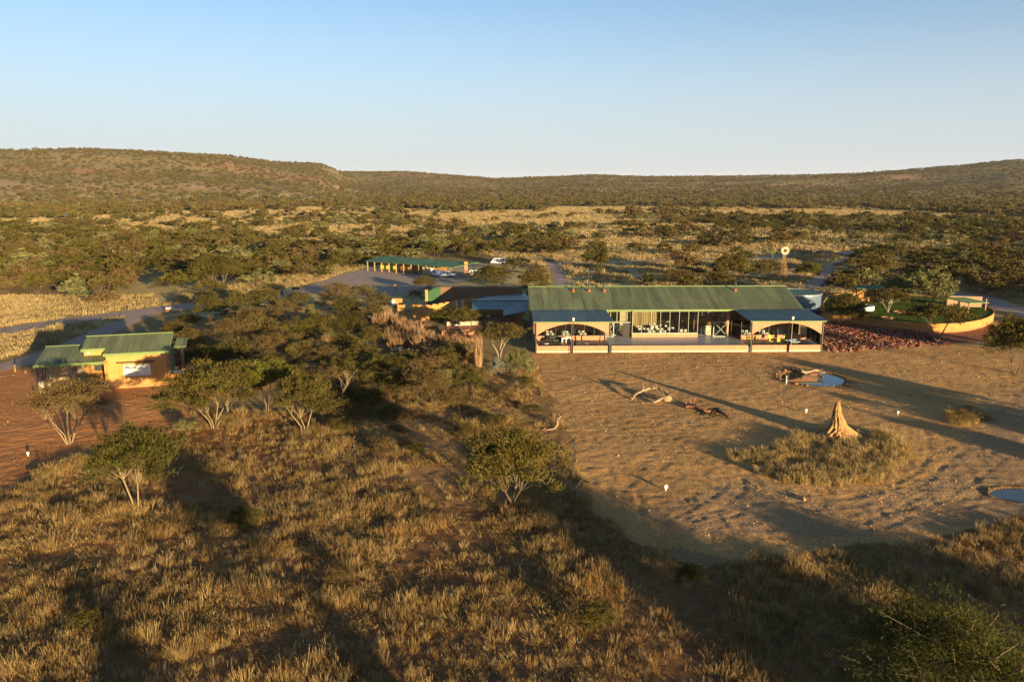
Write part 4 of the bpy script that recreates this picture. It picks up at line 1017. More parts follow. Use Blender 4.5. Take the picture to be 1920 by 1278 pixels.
def sofa(u, v, rz, lab):
    o = empty('lounge_sofa', LW(u, v), rz, lab, 'sofa')
    boxp('seat', M['dark'], o, -1, 1, -.4, .4, .12, .42); boxp('backrest', M['black'], o, -1, 1, .41, .6, .1, .85)
    for s in (-1.12, 1.0): boxp('armrest', M['black'], o, s, s+.12, -.4, .4, .1, .6)
sofa(3.2, 5.0, 0, 'long dark sofa against the low wall of the left veranda'); sofa(1.8, 2.4, 1.5, 'dark sofa at the outer end of the left veranda'); sofa(7.7, 2.2, 3.1, 'dark sofa behind the dwarf wall of the left veranda near the lamp post')
for i, (u, v) in enumerate(((4.9, 4.2), (5.6, 4.6))):
    o = empty('armchair', LW(u, v), .2*i, ('white-framed square armchair on the left veranda, the left one' if i == 0 else 'white-framed square armchair on the left veranda, half behind the lamp post'), 'chair')
    MB().box(-.38, -.30, -.35, .35, 0, .8).box(.30, .38, -.35, .35, 0, .8).box(-.3, .3, .28, .35, .1, .8).box(-.3, .3, -.35, -.3, .72, .8).build('frame', M['white'], o); boxp('seat', M['dark'], o, -.295, .295, -.3, .275, .3, .45)
for i, u in enumerate((1.8, 4.4, 8.2)):
    o = empty('coffee_table', LW(u, 1.4), 0, ('round white-topped side table at the far left of the left veranda', 'small dark side table left of the lamp post on the left veranda', 'small side table right of the lamp post on the left veranda')[i], 'table')
    MB().cyl(0, 0, .45, .5, .38, .38, 14).build('tabletop', M['white' if i == 0 else 'wood'], o); MB().cyl(0, 0, 0, .45, .05, .05, 6).build('pedestal', M['dark'], o)
# curtains
def curtain(u0, u1, v, lab):
    k = MB(); n = int((u1-u0)/.06); v_ = []
    for i in range(n+1):
        x = u0+(u1-u0)*i/n; y = v+.07*math.sin(i*1.15)+.02*math.sin(i*.5)
        v_ += [(x, y, FZ+.05), (x, y, 5.0), (x, y+.02, FZ+.05), (x, y+.02, 5.0)]
    f = []
    for i in range(n):
        b = i*4; f += [(b, b+4, b+5, b+1), (b+2, b+3, b+7, b+6)]
    k.add(v_, f); o = k.build('curtain', M['curtain'], None, (3.8, 121.2, 0)); o.rotation_euler = (0, 0, R(1.2)); tag(o, lab, 'curtain')
curtain(17.6, 19.6, 15.2, 'tan curtain at the left inside the central glass bay'); curtain(20.2, 22.8, 16.6, 'wide tan curtain behind the white chairs of the glass bay')

# people --------------------------------------------------------------------
def person(loc, rz, lab, stride=.28, sc_=1.0):
    o = empty('person', loc, rz, lab, 'person')
    J = {'pel': (0, 0, .95), 'ch': (0, .02, 1.22), 'nk': (0, .02, 1.46), 'hd0': (0, 0, 1.56), 'hd': (0, -.01, 1.66), 'hd1': (0, 0, 1.75),
         'hl': (-.09, 0, .9), 'kl': (-.1, -stride*.6, .5), 'al': (-.1, -stride, .08), 'tl': (-.1, -stride-.16, .04),
         'hr': (.09, 0, .9), 'kr': (.1, stride*.35, .5), 'ar': (.1, stride, .1), 'tr': (.1, stride-.14, .03),
         'sl': (-.18, .02, 1.42), 'el': (-.24, .08, 1.14), 'wl': (-.24, .0, .9), 'fl': (-.24, -.03, .8),
         'sr': (.18, .02, 1.42), 'er': (.24, -.03, 1.14), 'wr': (.24, -.14, .92), 'fr': (.24, -.18, .83)}
    E_ = [('pel','ch'),('ch','nk'),('nk','hd0'),('hd0','hd'),('hd','hd1'),('pel','hl'),('hl','kl'),('kl','al'),('al','tl'),('pel','hr'),('hr','kr'),('kr','ar'),('ar','tr'),
          ('nk','sl'),('sl','el'),('el','wl'),('wl','fl'),('nk','sr'),('sr','er'),('er','wr'),('wr','fr')]
    rad_ = dict(pel=.15, ch=.16, nk=.065, hd0=.07, hd=.1, hd1=.07, hl=.1, kl=.065, al=.045, tl=.035, hr=.1, kr=.065, ar=.045, tr=.035, sl=.065, el=.045, wl=.032, fl=.03, sr=.065, er=.045, wr=.032, fr=.03)
    nm = list(J)
    me = bpy.data.meshes.new('body'); me.from_pydata([J[k] for k in nm], [(nm.index(a), nm.index(b)) for a, b in E_], [])
    me.materials.append(M['skin']); me.materials.append(M['shirt']); me.materials.append(M['trousers'])
    b = link('body', me, o); md = b.modifiers.new('skin', 'SKIN'); 
    for i, k_ in enumerate(nm): me.skin_vertices[0].data[i].radius = (rad_[k_], rad_[k_]*.85)
    me.skin_vertices[0].data[0].use_root = True
    b.modifiers.new('sub', 'SUBSURF').render_levels = 1
    dg = bpy.context.evaluated_depsgraph_get(); m2 = bpy.data.meshes.new_from_object(b.evaluated_get(dg)); b.modifiers.clear(); b.data = m2
    for p in m2.polygons:
        z = p.center.z; x = abs(p.center.x); p.use_smooth = True
        p.material_index = 2 if z < .95 and x < .2 else (1 if z < 1.47 and not (x > .2 and z < 1.1) else 0)
    MB().tube([(0, .02, 1.64), (0, .015, 1.72), (0, .01, 1.79)], [.085, .115, .05], 10).build('hair', M['black'], o)
    o.scale = (sc_,)*3
    return o
x, y = at(1125, 650, FZ); person((x, y, FZ), 2.0, 'person in an orange shirt and dark trousers walking across the left end of the terrace')
x, y = at(741, 545); person((x, y, .05), .3, 'person in dark clothes standing at the near side of the car park', .05)

M['darkgreen'] = plain('dark_green_screen', (.03, .085, .03), .7, .1)
# left wing of the lodge ------------------------------------------------------
x0, y0 = at(828, 575); 
WING = empty('lodge_wing', (0, 150, 0), 0, 'long brown-walled rear wing with low blue-green roofs left of the lodge', 'building')
def xw(px_, Y, z): # x of an image column at depth Y and height z
    return (px_-CX)/F*(Y*math.cos(P)+(H-z)*math.sin(P))
def zw(py_, Y): return H-Y*math.tan(P+math.atan((py_-CY)/F))
Yb = 163; zt = zw(538, Yb)
boxp('rear_wall', M['brown_wall'], WING, xw(826, Yb, 5), xw(979, Yb, 5), Yb-150, Yb-149.7, 0, zt)
# green end screen with a curved top
k = MB(); xa, xb = xw(802, Yb, 5), xw(826, Yb, 5)-.01
pr = [(xa, 0)]+[(xa+(xb-xa)*i/8, zt-1.0+1.0*math.sin(math.pi/2*i/8)) for i in range(9)]+[(xb, 0)]
k.profy(pr, Yb-150, Yb-149.75).build('end_screen', M['darkgreen'], WING); boxp('end_pillar', M['ochre'], WING, xa-.55, xa-.01, Yb-150.1, Yb-149.6, 0, zt-.6)
def roof_quad(name, mat, pts, par, th=.08):
    c = [Vector(p) for p in pts]; k = MB(); n = len(c)
    k.add([tuple(p) for p in c]+[tuple(p-Vector((0, 0, th))) for p in c], [tuple(range(n)), tuple(range(n, 2*n))[::-1]]+[(i, n+i, n+(i+1) % n, (i+1) % n) for i in range(n)])
    return k.build(name, mat, par)
def ip(px_, py_, z, dy=150):
    a, b = at(px_, py_, z); return (a, b-dy, z)
roof_quad('flat_roof', M['roofshaded'], [ip(884, 580, 3.4), ip(990, 580, 3.4), ip(990, 564, 4.1), ip(886, 564, 4.1)], WING)
roof_quad('flat_roof', M['roofshaded'], [ip(886, 562.5, 4.1), ip(992, 562.5, 4.1), ip(990, 549, 3.9), ip(912, 556, 3.9)], WING)
roof_quad('porch_roof', M['roofshaded'], [ip(943, 592, 3.6), ip(990, 583, 3.9), ip(985, 566, 4.5), ip(944, 580, 3.9)], WING)
a = ip(886, 563.3, 4.15); b = ip(992, 563.3, 4.15); MB().tube([a, b], .07, 5).build('ridge_cap', M['fascia'], WING)
Yp = 146; boxp('porch_wall', M['brickdark'], WING, xw(903, Yp, 1), xw(968, Yp, 1), Yp-150, Yp-149.7, 0, 1.6)
boxp('porch_back_wall', M['ochre'], WING, xw(886, 158, 1), xw(985, 158, 1), 8, 8.25, 0, 3.4)
boxp('porch_pillar', M['brick'], WING, xw(970, 143, 1), xw(979, 143, 1), -7.2, -6.6, 0, 2.4); boxp('porch_pillar', M['brick'], WING, xw(963, 144, 1), xw(968.5, 144, 1), -6, -5.7, 0, 1.2)
for px_ in (918, 960): MB().cyl(xw(px_, 147.5, 1), -2.5, 0, 3.5, .06, .06, 6).build('porch_post', M['wood'], WING)
o = empty('wall_lamp', (xw(916, 147, 1), 145.6, 1.6), 0, 'small pale lantern standing on the dark brick porch wall', 'lamp'); MB().box(-.22, .22, -.1, .1, 0, .4).build('lamp_shade', M['cloth'], o)
# ruined crenellated wall
rgn = random.Random(9)
RW_ = empty('ruined_wall', (*at(788, 600), 0), 0, 'sunlit ochre wall with a broken crenellated top left of the lodge', 'wall')
p0 = Vector((*at(790, 601), 0)); p1 = Vector((*at(892, 585), 0)); o0 = Vector(RW_.location); n = 26; d = (p1-p0); nn = Vector((d.y, -d.x, 0)).normalized()*.18
k = MB()
for i in range(n):
    a = p0+d*(i/n)-o0; b = p0+d*((i+1)/n)-o0; h = 3.0+.15*(i/n)-(rgn.uniform(.3, .9) if i % 3 == 1 and i not in (16, 19) else rgn.uniform(0, .12))
    q = [a-nn, b-nn, b+nn, a+nn]; k.add([tuple(p) for p in q]+[tuple(p+Vector((0, 0, h))) for p in q], [(3, 2, 1, 0), (4, 5, 6, 7)]+[(j, (j+1) % 4, 4+(j+1) % 4, 4+j) for j in range(4)])
k.build('wall', M['ochre'], RW_)
for t in (.62, .74): a = p0+d*t-o0+nn*1.15; MB().cyl(a.x, a.y, 0, 3.1, .1, .1, 6).build('downpipe', M['white'], RW_)
def gate_pillar(px0, px1, py_, h, lab):
    x0_, y0_ = at(px0, py_); x1_, _ = at(px1, py_)
    o = empty('gate_pillar', ((x0_+x1_)/2, y0_, 0), -.12, lab, 'pillar'); hw = (x1_-x0_)/2
    boxp('shaft', M['ochre'], o, -hw, hw, 0, 1.0, 0, h); boxp('cap', M['ochre2'], o, -hw-.04, hw+.04, -.04, 1.04, h, h+.12)
gate_pillar(746, 758, 602, 3.1, 'left pillar of the ochre entrance gateway'); gate_pillar(774, 789, 602, 3.1, 'right pillar of the ochre entrance gateway')
x, y = at(738, 578); o = empty('entrance_wall', (x, y, 0), -.15, 'small ochre wall with a white panel beyond the entrance gateway', 'wall')
boxp('wall', M['ochre'], o, -.3, 1.9, 0, .4, 0, 2.2); boxp('panel', M['white'], o, -.35, .35, -.03, -.002, .6, 1.8)
x, y = at(903, 606); o = empty('patio_wall', (0, 0, 0), 0, 'low white wall along the back of the red paved patio', 'wall')
xa, ya = at(838, 611); xb, yb = at(904, 609); MB().prism([(xa, ya), (xb, yb), (xb, yb+.3), (xa, ya+.3)], 0, .75).build('wall', M['cream'], o)
k = MB(); k.add([(*at(836, 611.5), .06), (*at(905, 610), .06), (*at(925, 622), .06), (*at(900, 634), .06), (*at(842, 632), .06)], [(0, 1, 2, 3, 4)][::-1]); tag(k.build('patio_paving', M['redpave']), kind='structure')
x, y = at(837, 627); o = empty('planter', (x, y, 0), .1, 'square brick planter with an acacia on the red patio', 'planter'); MB().box(-.85, .85, -.5, -.32, 0, .85).box(-.85, .85, .9, 1.08, 0, .85).box(-.85, -.67, -.32, .9, 0, .85).box(.67, .85, -.32, .9, 0, .85).build('rim', M['brick'], o); boxp('soil', M['bark'], o, -.66, .66, -.31, .89, 0, .7)
x, y = at(876, 627); o = empty('planter', (x, y, 0), 0, 'round planter of upright bricks with an acacia on the red patio', 'planter')
for i in range(26):
    a = i/26*6.283; bo = boxp('brick', M['brick'], o, -.09, .09, -.12, .12, 0, .6); bo.location = (1.15*math.cos(a), 1.15*math.sin(a)+.3, 0); bo.rotation_euler = (0, 0, a+1.57)
MB().cyl(0, .3, 0, .4, 1.03, 1.03, 20).build('soil', M['bark'], o)
x, y = at(690, 598); o = boxp('water_box', M['bluebox'], None, -.4, .4, -.3, .3, 0, .8); o.location = (x, y, 0); tag(o, 'small pale blue box in the shade left of the entrance gateway', 'box')
pts = [at(*p) for p in ((722, 615), (706, 620), (694, 630), (689, 642), (692, 652), (700, 660))]
k = MB(); k.tube([(a, b, .1) for a, b in pts], .16, 6); o = k.build('path_kerb', M['steel']); tag(o, 'curved pale kerb edging the footpath left of the dry stalks', 'kerb')

# orange house ---------------------------------------------------------------
HS = empty('orange_house', (-53.2, 98.8, 0), R(15.4), 'small orange guest house with three green corrugated roofs on the left', 'house')
boxp('wall', M['ochre'], HS, 0, 7.2, 0, 3.6, -.1, 4.42)
MB().profx([(0.01, 4.42), (3.59, 4.42), (3.59, 5.7), (.01, 4.62)], .01, 7.19).build('wall', M['ochre'], HS)
boxp('rear_wall', M['ochre'], HS, -3.0, 5.6, 3.61, 4.5, -.1, 4.9)
boxp('clerestory_wall', M['ochre'], HS, -2.9, -.02, 1.55, 1.8, 3.9, 5.05)
corr(-.15, 7.7, -.45, 4.78, 4.6, 6.35, .3).build('upper_roof', M['roofgreen'], HS); corr(-3.1, -.16, 1.1, 5.27, 4.6, 6.35, .3).build('upper_roof', M['roofgreen'], HS)
boxp('eave_board', M['fascia'], HS, -.17, 7.72, -.52, -.46, 4.45, 4.83); boxp('eave_board', M['fascia'], HS, -3.12, -.22, 1.03, 1.09, 4.94, 5.31); boxp('eave_board', M['fascia'], HS, -.21, -.155, -.46, 1.09, 4.5, 4.85)
boxp('ridge_cap', M['fascia'], HS, -3.12, 7.74, 4.55, 4.68, 6.33, 6.44)
MB().profx([(-.45, 4.5), (4.6, 6.05), (4.6, 6.36), (-.45, 4.8)], 7.705, 7.76).build('barge_board', M['fascia'], HS)
corr(-8.3, -.2, -.7, 3.82, 5.2, 5.1, .3).build('lower_roof', M['roofgreen'], HS)
boxp('eave_board', M['fascia'], HS, -8.32, -.03, -.77, -.71, 3.5, 3.87); boxp('ridge_cap', M['fascia'], HS, -8.32, -3.15, 5.15, 5.26, 5.09, 5.18)
corr(7.75, 9.3, 4.0, 4.45, 6.8, 5.1, .3).build('side_roof', M['roofgreen'], HS); boxp('eave_board', M['fascia'], HS, 7.77, 9.32, 3.93, 3.99, 4.12, 4.5)
boxp('veranda_floor', M['brown_wall'], HS, -8.0, -.01, -.3, 3.6, -.1, .28)
boxp('veranda_wall', M['ochre2'], HS, -3.2, -.02, 3.0, 3.2, .28, 4.4); boxp('veranda_wall', M['curtain'], HS, -7.8, -3.21, 3.4, 3.6, .28, 4.3)
boxp('window_frame', M['dark'], HS, -2.2, -1.1, 2.93, 2.998, 1.9, 3.2)
boxp('stone_pillar', M['cream'], HS, -8.05, -7.45, -.35, .15, -.1, 1.7); boxp('stone_pillar', M['brickdark'], HS, -8.0, -7.5, -.3, .1, 1.7, 3.75)
MB().cyl(-7.1, -.35, -.1, 3.7, .1, .1, 8).build('downpipe', M['post'], HS)
boxp('veranda_pillar', M['brickdark'], HS, -4.2, -3.6, -.25, .25, .28, 3.8); boxp('corner_post', M['ochre2'], HS, -.28, -.02, -.12, .12, .28, 3.9)
MB().box(8.5, 8.95, 4.0, 4.4, -.1, 4.5).build('side_pillar', M['brickdark'], HS)
boxp('side_wall', M['brickdark'], HS, 7.3, 9.0, 6.5, 6.7, 0, 4.7); boxp('low_wall', M['ochre2'], HS, 7.25, 9.1, 2.6, 2.8, -.1, .95)
wf = MB().box(1.95, 5.3, -.04, -.002, 1.58, 3.12).build('window', M['cream'], HS)
for a, b in ((2.02, 3.58), (3.68, 5.24)): boxp('pane', M['cloth'], wf, a, b, -.055, -.041, 1.65, 3.06)
boxp('awning_bar', M['dark'], HS, 1.3, 5.9, -.55, -.35, 3.48, 3.62)
for u in (1.9, 5.3): MB().tube([(u, -.01, 3.05), (u, -.45, 3.5)], .025, 4).build('awning_stay', M['dark'], HS)
MB().cyl(-2.3, 1.35, 4.6, 4.95, .16, .16, 8).build('wall_light', M['white'], HS)
o = empty('plunge_tub', (0, 0, 0), 0, 'round pale blue plunge tub beside the orange house', 'tub')
a_ = R(15.4); tx, ty = -53.2+8.0*math.cos(a_)-4.0*math.sin(a_), 98.8+8.0*math.sin(a_)+4.0*math.cos(a_); o.location = (tx, ty, 0)
MB().cyl(0, 0, 0, .95, .85, .9, 20).build('basin', M['ochre2'], o); MB().cyl(0, 0, .951, .99, .78, .78, 20).build('water_surface', M['bluebox'], o)
def HL(u, v, z=.28): return (-53.2+u*math.cos(a_)-v*math.sin(a_), 98.8+u*math.sin(a_)+v*math.cos(a_), z)
o = empty('garden_table', HL(-5.6, 1.0), a_, 'white veranda table under the lower roof of the orange house', 'table')
boxp('tabletop', M['white'], o, -.55, .55, -.35, .35, .7, .75)
for sx in (-.5, .45):
    for sy in (-.3, .25): boxp('leg', M['white'], o, sx, sx+.05, sy, sy+.05, 0, .7)
for i, (u, v) in enumerate(((-6.8, 1.2), (-6.9, .2))):
    o = empty('garden_chair', HL(u, v), a_+1.2, ('light wooden veranda chair left of the white table', 'light wooden chair nearest the stone pillar of the orange house')[i], 'chair')
    boxp('seat', M['curtain'], o, -.25, .25, -.25, .25, .4, .45); boxp('backrest', M['curtain'], o, -.25, .25, .2, .25, .46, .95)
    for sx in (-.25, .2):
        for sy in (-.25, .2): boxp('leg', M['curtain'], o, sx, sx+.05, sy, sy+.05, 0, .4)

# carport ---------------------------------------------------------------------
cA = at(684, 489, 3.1); cB = at(850, 501, 3.1); cC = at(898, 491.5, 4.2); cD = at(716, 479, 4.2)
CPT = empty('carport', (*at(760, 515), 0), 0, 'long open carport with a bright green roof on wooden posts behind the lodge', 'carport')
OC = Vector(CPT.location)
def rel(p, z): return (p[0]-OC.x, p[1]-OC.y, z)
roof_quad('roof', M['roofgreen2'], [rel(cA, 3.1), rel(cB, 3.1), rel(cC, 4.2), rel(cD, 4.2)], CPT, .15)
fA = Vector((*at(686, 511), 0)); fB = Vector((*at(842, 523), 0))
cA2 = Vector((*cA, 0)); cB2 = Vector((*cB, 0)); dirv = (cB2-cA2); 
bk_ = (Vector((*cD, 0))-cA2)
for i in range(12):
    p = cA2+dirv*(.02+.085*i)+bk_*.06-OC; boxp('post', M['paleWood'], CPT, p.x-.14, p.x+.14, p.y-.14, p.y+.14, 0, 3.15)
for i in range(6):
    p = cA2+dirv*(.03+.16*i)+bk_*.9-OC; boxp('rear_post', M['wood'], CPT, p.x-.12, p.x+.12, p.y-.12, p.y+.12, 0, 4.0)
a = cA2+bk_*.8-OC; b = cA2+dirv*.92+bk_*.8-OC
def seg_wall(name, mat, a, b, z0, z1, th=.15):
    d_ = (b-a); n_ = Vector((-d_.y, d_.x, 0)).normalized()*th
    k = MB(); k.prism([(a.x, a.y), (b.x, b.y), (b.x+n_.x, b.y+n_.y), (a.x+n_.x, a.y+n_.y)], z0, z1); return k.build(name, mat, CPT)
seg_wall('back_wall', M['ochre'], a+(b-a)*.26, a+(b-a)*.85, 0, 2.6)
for t0_, t1_ in ((.02, .07), (.09, .14), (.17, .22)): seg_wall('side_screen', M['yellow'], a+(b-a)*t0_, a+(b-a)*t1_, .2, 2.4)
seg_wall('partition', M['wood'], a+(b-a)*.56, a+(b-a)*.62-bk_*.35, 0, 2.4); seg_wall('end_panel', M['cream'], cA2+dirv*.60+bk_*.35-OC, cA2+dirv*.69+bk_*.35-OC, 0, 2.5)
x, y = at(874, 519); o = empty('gate_pillar', (x, y, 0), 0, 'single square brick pillar right of the carport', 'pillar'); boxp('shaft', M['brick'], o, -.45, .45, -.4, .4, 0, 3.6); boxp('cap', M['ochre'], o, -.5, .5, -.45, .45, 3.6, 4.4)

# vehicles ------------------------------------------------------------------
def vehicle(name, loc, rz, lab, cat, prof, cab, L, Wd, wheels, roofz):
    """prof: body side outline (x,z); cab: list of glass quads on the side (x0,x1,z0,z1)"""
    o = empty(name, loc, rz, lab, cat)
    b = MB().profy(prof, -Wd/2, Wd/2).build('body', M['carwhite'], o)
    bm = b.modifiers.new('bevel', 'BEVEL'); bm.width = .07; bm.segments = 2
    for (xa, xb, za, zb, sl) in cab:
        for s in (-1, 1):
            y0_ = s*(Wd/2+.006); MB().add([(xa-sl, y0_, za), (xb+sl*0, y0_, za), (xb-.02, y0_, zb), (xa, y0_, zb)], [(0, 1, 2, 3) if s < 0 else (3, 2, 1, 0)]).build('side_window', M['carglass'], b)
    for wx in wheels:
        for s in (-1, 1):
            w_o = MB().tube([(wx, s*(Wd/2-.2), .36), (wx, s*(Wd/2+.03), .36)], .36, 14).build('wheel', M['tyre'], o)
            MB().tube([(wx, s*(Wd/2+.031), .36), (wx, s*(Wd/2+.045), .36)], .2, 10).build('rim', M['steel'], w_o)
    return o, b
pick = [(-2.6, .45), (2.55, .45), (2.6, .95), (1.55, 1.1), (.95, 1.72), (-.75, 1.75), (-.95, 1.12), (-2.6, 1.1)]
def pickup(loc, rz, lab):
    o, b = vehicle('pickup_truck', loc, rz, lab, 'pickup', pick, [(.25, .85, 1.12, 1.62, -.2), (-.7, .15, 1.12, 1.62, 0)], 5.2, 1.8, (-1.6, 1.65), 1.75)
    MB().add([(1.58, -.78, 1.13), (1.58, .78, 1.13), (1.0, .72, 1.69), (1.0, -.72, 1.69)], [(0, 1, 2, 3)]).build('windscreen', M['carglass'], b)
    for s in (-.65, .65): boxp('headlight', M['steel'], b, 2.58, 2.63, s-.2, s+.2, .7, .88)
    boxp('bumper', M['post'], b, 2.6, 2.72, -.85, .85, .42, .62); boxp('load_bed', M['black'], b, -2.5, -1.05, -.75, .75, 1.105, 1.125)
suv = [(-2.35, .45), (2.35, .45), (2.4, .95), (1.35, 1.12), (.8, 1.85), (-2.2, 1.88), (-2.38, 1.1)]
def wagon(loc, rz, lab):
    o, b = vehicle('parked_car', loc, rz, lab, 'car', suv, [(.1, .72, 1.15, 1.7, -.25), (-.95, 0, 1.15, 1.7, 0), (-2.1, -1.05, 1.15, 1.7, 0)], 4.8, 1.8, (-1.45, 1.45), 1.88)
    MB().add([(1.38, -.78, 1.16), (1.38, .78, 1.16), (.85, .72, 1.8), (.85, -.72, 1.8)], [(0, 1, 2, 3)]).build('windscreen', M['carglass'], b)
    for s in (-.65, .65): boxp('headlight', M['steel'], b, 2.38, 2.43, s-.2, s+.2, .7, .88)
x, y = at(838, 519.5); pickup((x, y, .05), 2.95, 'white double-cab pickup parked at the near corner of the carport')
x, y = at(818, 518.0); wagon((x, y, .05), 2.0, 'white car parked just left of the pickup under the carport edge')
x, y = at(808, 512.5); wagon((x, y, .05), 1.6, 'pale car standing deeper inside the carport behind the other two')
x, y = at(888, 518); wagon((x, y, .05), 2.9, 'pale car half hidden behind the bush right of the brick pillar')
x, y = at(935, 495.5)
bus = [(-2.5, .4), (2.5, .4), (2.58, .9), (2.1, 1.15), (1.4, 2.05), (-2.45, 2.15), (-2.55, 1.1)]
o, b = vehicle('minibus', (x, y, .05), 2.9, 'white minibus parked on the gravel road beyond the carport', 'minibus', bus, [(.75, 1.35, 1.2, 1.85, -.3), (-.3, .65, 1.2, 1.9, 0), (-1.35, -.4, 1.2, 1.9, 0), (-2.3, -1.45, 1.2, 1.9, 0)], 5.1, 1.85, (-1.6, 1.6), 2.15)
MB().add([(2.13, -.8, 1.17), (2.13, .8, 1.17), (1.45, .74, 1.98), (1.45, -.74, 1.98)], [(0, 1, 2, 3)]).build('windscreen', M['carglass'], b)

# right side: tank, lawn terrace, shelters -----------------------------------
x, y = 59.4, 161.5
TK = empty('water_tank', (x, y, 0), 0, 'big round blue-grey water tank behind the right end of the lodge', 'tank')
MB().cyl(0, 0, 0, 4.1, 5.4, 5.4, 40).build('tank_wall', M['tankshaded'], TK, smooth=False); MB().cyl(0, 0, 4.101, 4.25, 5.2, 4.9, 40).build('cover', M['tankgreen'], TK)
k = MB(); n = 40
for i in range(n):
    a0, a1 = i/n*6.283, (i+1)/n*6.283; k.add([(r_*math.cos(a), r_*math.sin(a), z_) for a in (a0, a1) for r_ in (5.41, 5.55) for z_ in (4.05, 4.3)], [(0, 1, 3, 2), (4, 6, 7, 5), (0, 4, 5, 1), (2, 3, 7, 6), (1, 5, 7, 3), (0, 2, 6, 4)])
k.build('rim', M['steel'], TK)
LZ = 1.55
wl = [at(*p, LZ) for p in ((1540,588),(1600,594),(1660,601),(1700,605),(1740,607.5),(1780,608),(1815,605),(1845,599),(1862,591),(1866,584),(1856,577),(1835,570),(1800,563),(1740,555),(1660,550),(1590,548),(1545,556))]
def smooth_loop(p, it=2):
    for _ in range(it):
        q = []
        for a, b in zip(p, p[1:]+p[:1]): q += [(.75*a[0]+.25*b[0], .75*a[1]+.25*b[1]), (.25*a[0]+.75*b[0], .25*a[1]+.75*b[1])]
        p = q
    return p
wl = smooth_loop(wl)
cx_ = sum(p[0] for p in wl)/len(wl); cy_ = sum(p[1] for p in wl)/len(wl)
tag(MB().prism([(cx_+(a-cx_)*.992, cy_+(b-cy_)*.992) for a, b in wl], 0, LZ-.02).build('raised_lawn', M['lawn']), kind='structure')
k = MB(); n = len(wl)
for i in range(n):
    a, b = wl[i], wl[(i+1) % n]; ai = (cx_+(a[0]-cx_)*.99, cy_+(a[1]-cy_)*.99); bi = (cx_+(b[0]-cx_)*.99, cy_+(b[1]-cy_)*.99)
    k.add([(a[0], a[1], -.1), (b[0], b[1], -.1), (b[0], b[1], LZ+.12), (a[0], a[1], LZ+.12), (ai[0], ai[1], LZ+.12), (bi[0], bi[1], LZ+.12), (ai[0], ai[1], LZ-.05), (bi[0], bi[1], LZ-.05)], [(0, 1, 2, 3), (3, 2, 5, 4), (4, 5, 7, 6)])
o = k.build('retaining_wall', M['ochre2']); tag(o, 'long curved ochre retaining wall holding up the round lawn', 'wall')
LG = [npmesh('lawn_tuft', *clump(s_, 20, .13, .35, .012, .8), [M['lawnleaf']]) for s_ in (61, 62)]
a, b = sample_poly([(cx_+(p-cx_)*.97, cy_+(q-cy_)*.97) for p, q in wl], 7.0); n = len(a); s = rs.uniform(.7, 1.3, n)
gn_scatter('lawn_grass', np.stack([a, b, np.full(n, LZ-.02)], -1), np.stack([s, s, s], -1), np.stack([a*0, a*0, rs.uniform(0, 6.28, n)], -1), rs.choice(2, n), LG, 'short green grass of the raised round lawn', 'grass')
def brick_ring(px_, py_, rad_, lab, n=18):
    x_, y_ = at(px_, py_, LZ); o = empty('brick_ring', (x_, y_, LZ), 0, lab, 'brick ring')
    me = MB().box(-.1, .1, -.13, .13, -.05, .28).mesh('brick', M['brick'])
    for i in range(n):
        a = i/n*6.283; b_ = link('brick', me, o); b_.location = (rad_*math.cos(a), rad_*math.sin(a), 0); b_.rotation_euler = (0, 0, a+1.57)
brick_ring(1663, 597, .95, 'round brick edging at the foot of the brownish lawn tree', 16); brick_ring(1686, 586, 1.0, 'brick edging on the lawn behind the brownish tree', 16)
x, y = at(1617, 580, LZ); PL = empty('plunge_pool', (x, y, LZ), 0, 'round raised plunge pool with a white wall on the lawn', 'pool')
k = MB(); n = 32; ro, ri, hh = 2.2, 2.0, .85
for i in range(n):
    a0, a1 = i/n*6.283, (i+1)/n*6.283; c0, s0_, c1, s1_ = math.cos(a0), math.sin(a0), math.cos(a1), math.sin(a1)
    k.add([(ro*c0, ro*s0_, -.05), (ro*c1, ro*s1_, -.05), (ro*c1, ro*s1_, hh), (ro*c0, ro*s0_, hh), (ri*c0, ri*s0_, hh), (ri*c1, ri*s1_, hh), (ri*c1, ri*s1_, .3), (ri*c0, ri*s0_, .3)], [(0, 1, 2, 3), (3, 2, 5, 4), (4, 5, 6, 7)])
k.build('pool_wall', M['white'], PL); MB().cyl(0, 0, .3, .7, 2.0, 2.0, 32).build('water_surface', M['pool'], PL)
def shelter(pxl, pxr, Y, zr, lab, mat, dep=2.6, slope=.35, back=True):
    xa, xb = xw(pxl, Y, zr), xw(pxr, Y, zr); o = empty('garden_shelter', ((xa+xb)/2, Y, LZ), 0, lab, 'shelter'); h = zr-LZ; hw = (xb-xa)/2
    corr(-hw, hw, 0, h, dep, h+slope, .3).build('roof', M[mat], o); boxp('eave_board', M['fascia'], o, -hw, hw, -.06, -.005, h-.22, h+.04)
    for s in (-hw+.3, hw-.3):
        MB().cyl(s, .2, 0, h, .11, .1, 8).build('post', M['paleWood'], o); MB().cyl(s, dep-.2, 0, h+.2, .1, .1, 8).build('post', M['wood'], o)
    if back: boxp('back_wall', M['ochre'], o, -hw+.3, hw-.3, dep-.35, dep-.15, 0, h)
    return o
shelter(1607, 1657, 164, zw(541, 164), 'open lawn shelter with an orange back wall behind the plunge pool', 'roofgreen2')
shelter(1655, 1672, 163, zw(547, 163), 'small lower roof joined to the right side of the orange-backed shelter', 'roofgreen2', 2, .2, False)
o = empty('garden_shelter', (*at(1812, 585, LZ), LZ), 0, 'shelter with a sloping light green roof at the back right of the lawn', 'shelter')
zr = LZ+2.3; q = Vector(o.location)
def r2(px_, py_, z): a, b = at(px_, py_, z); return (a-q.x, b-q.y, z-LZ)
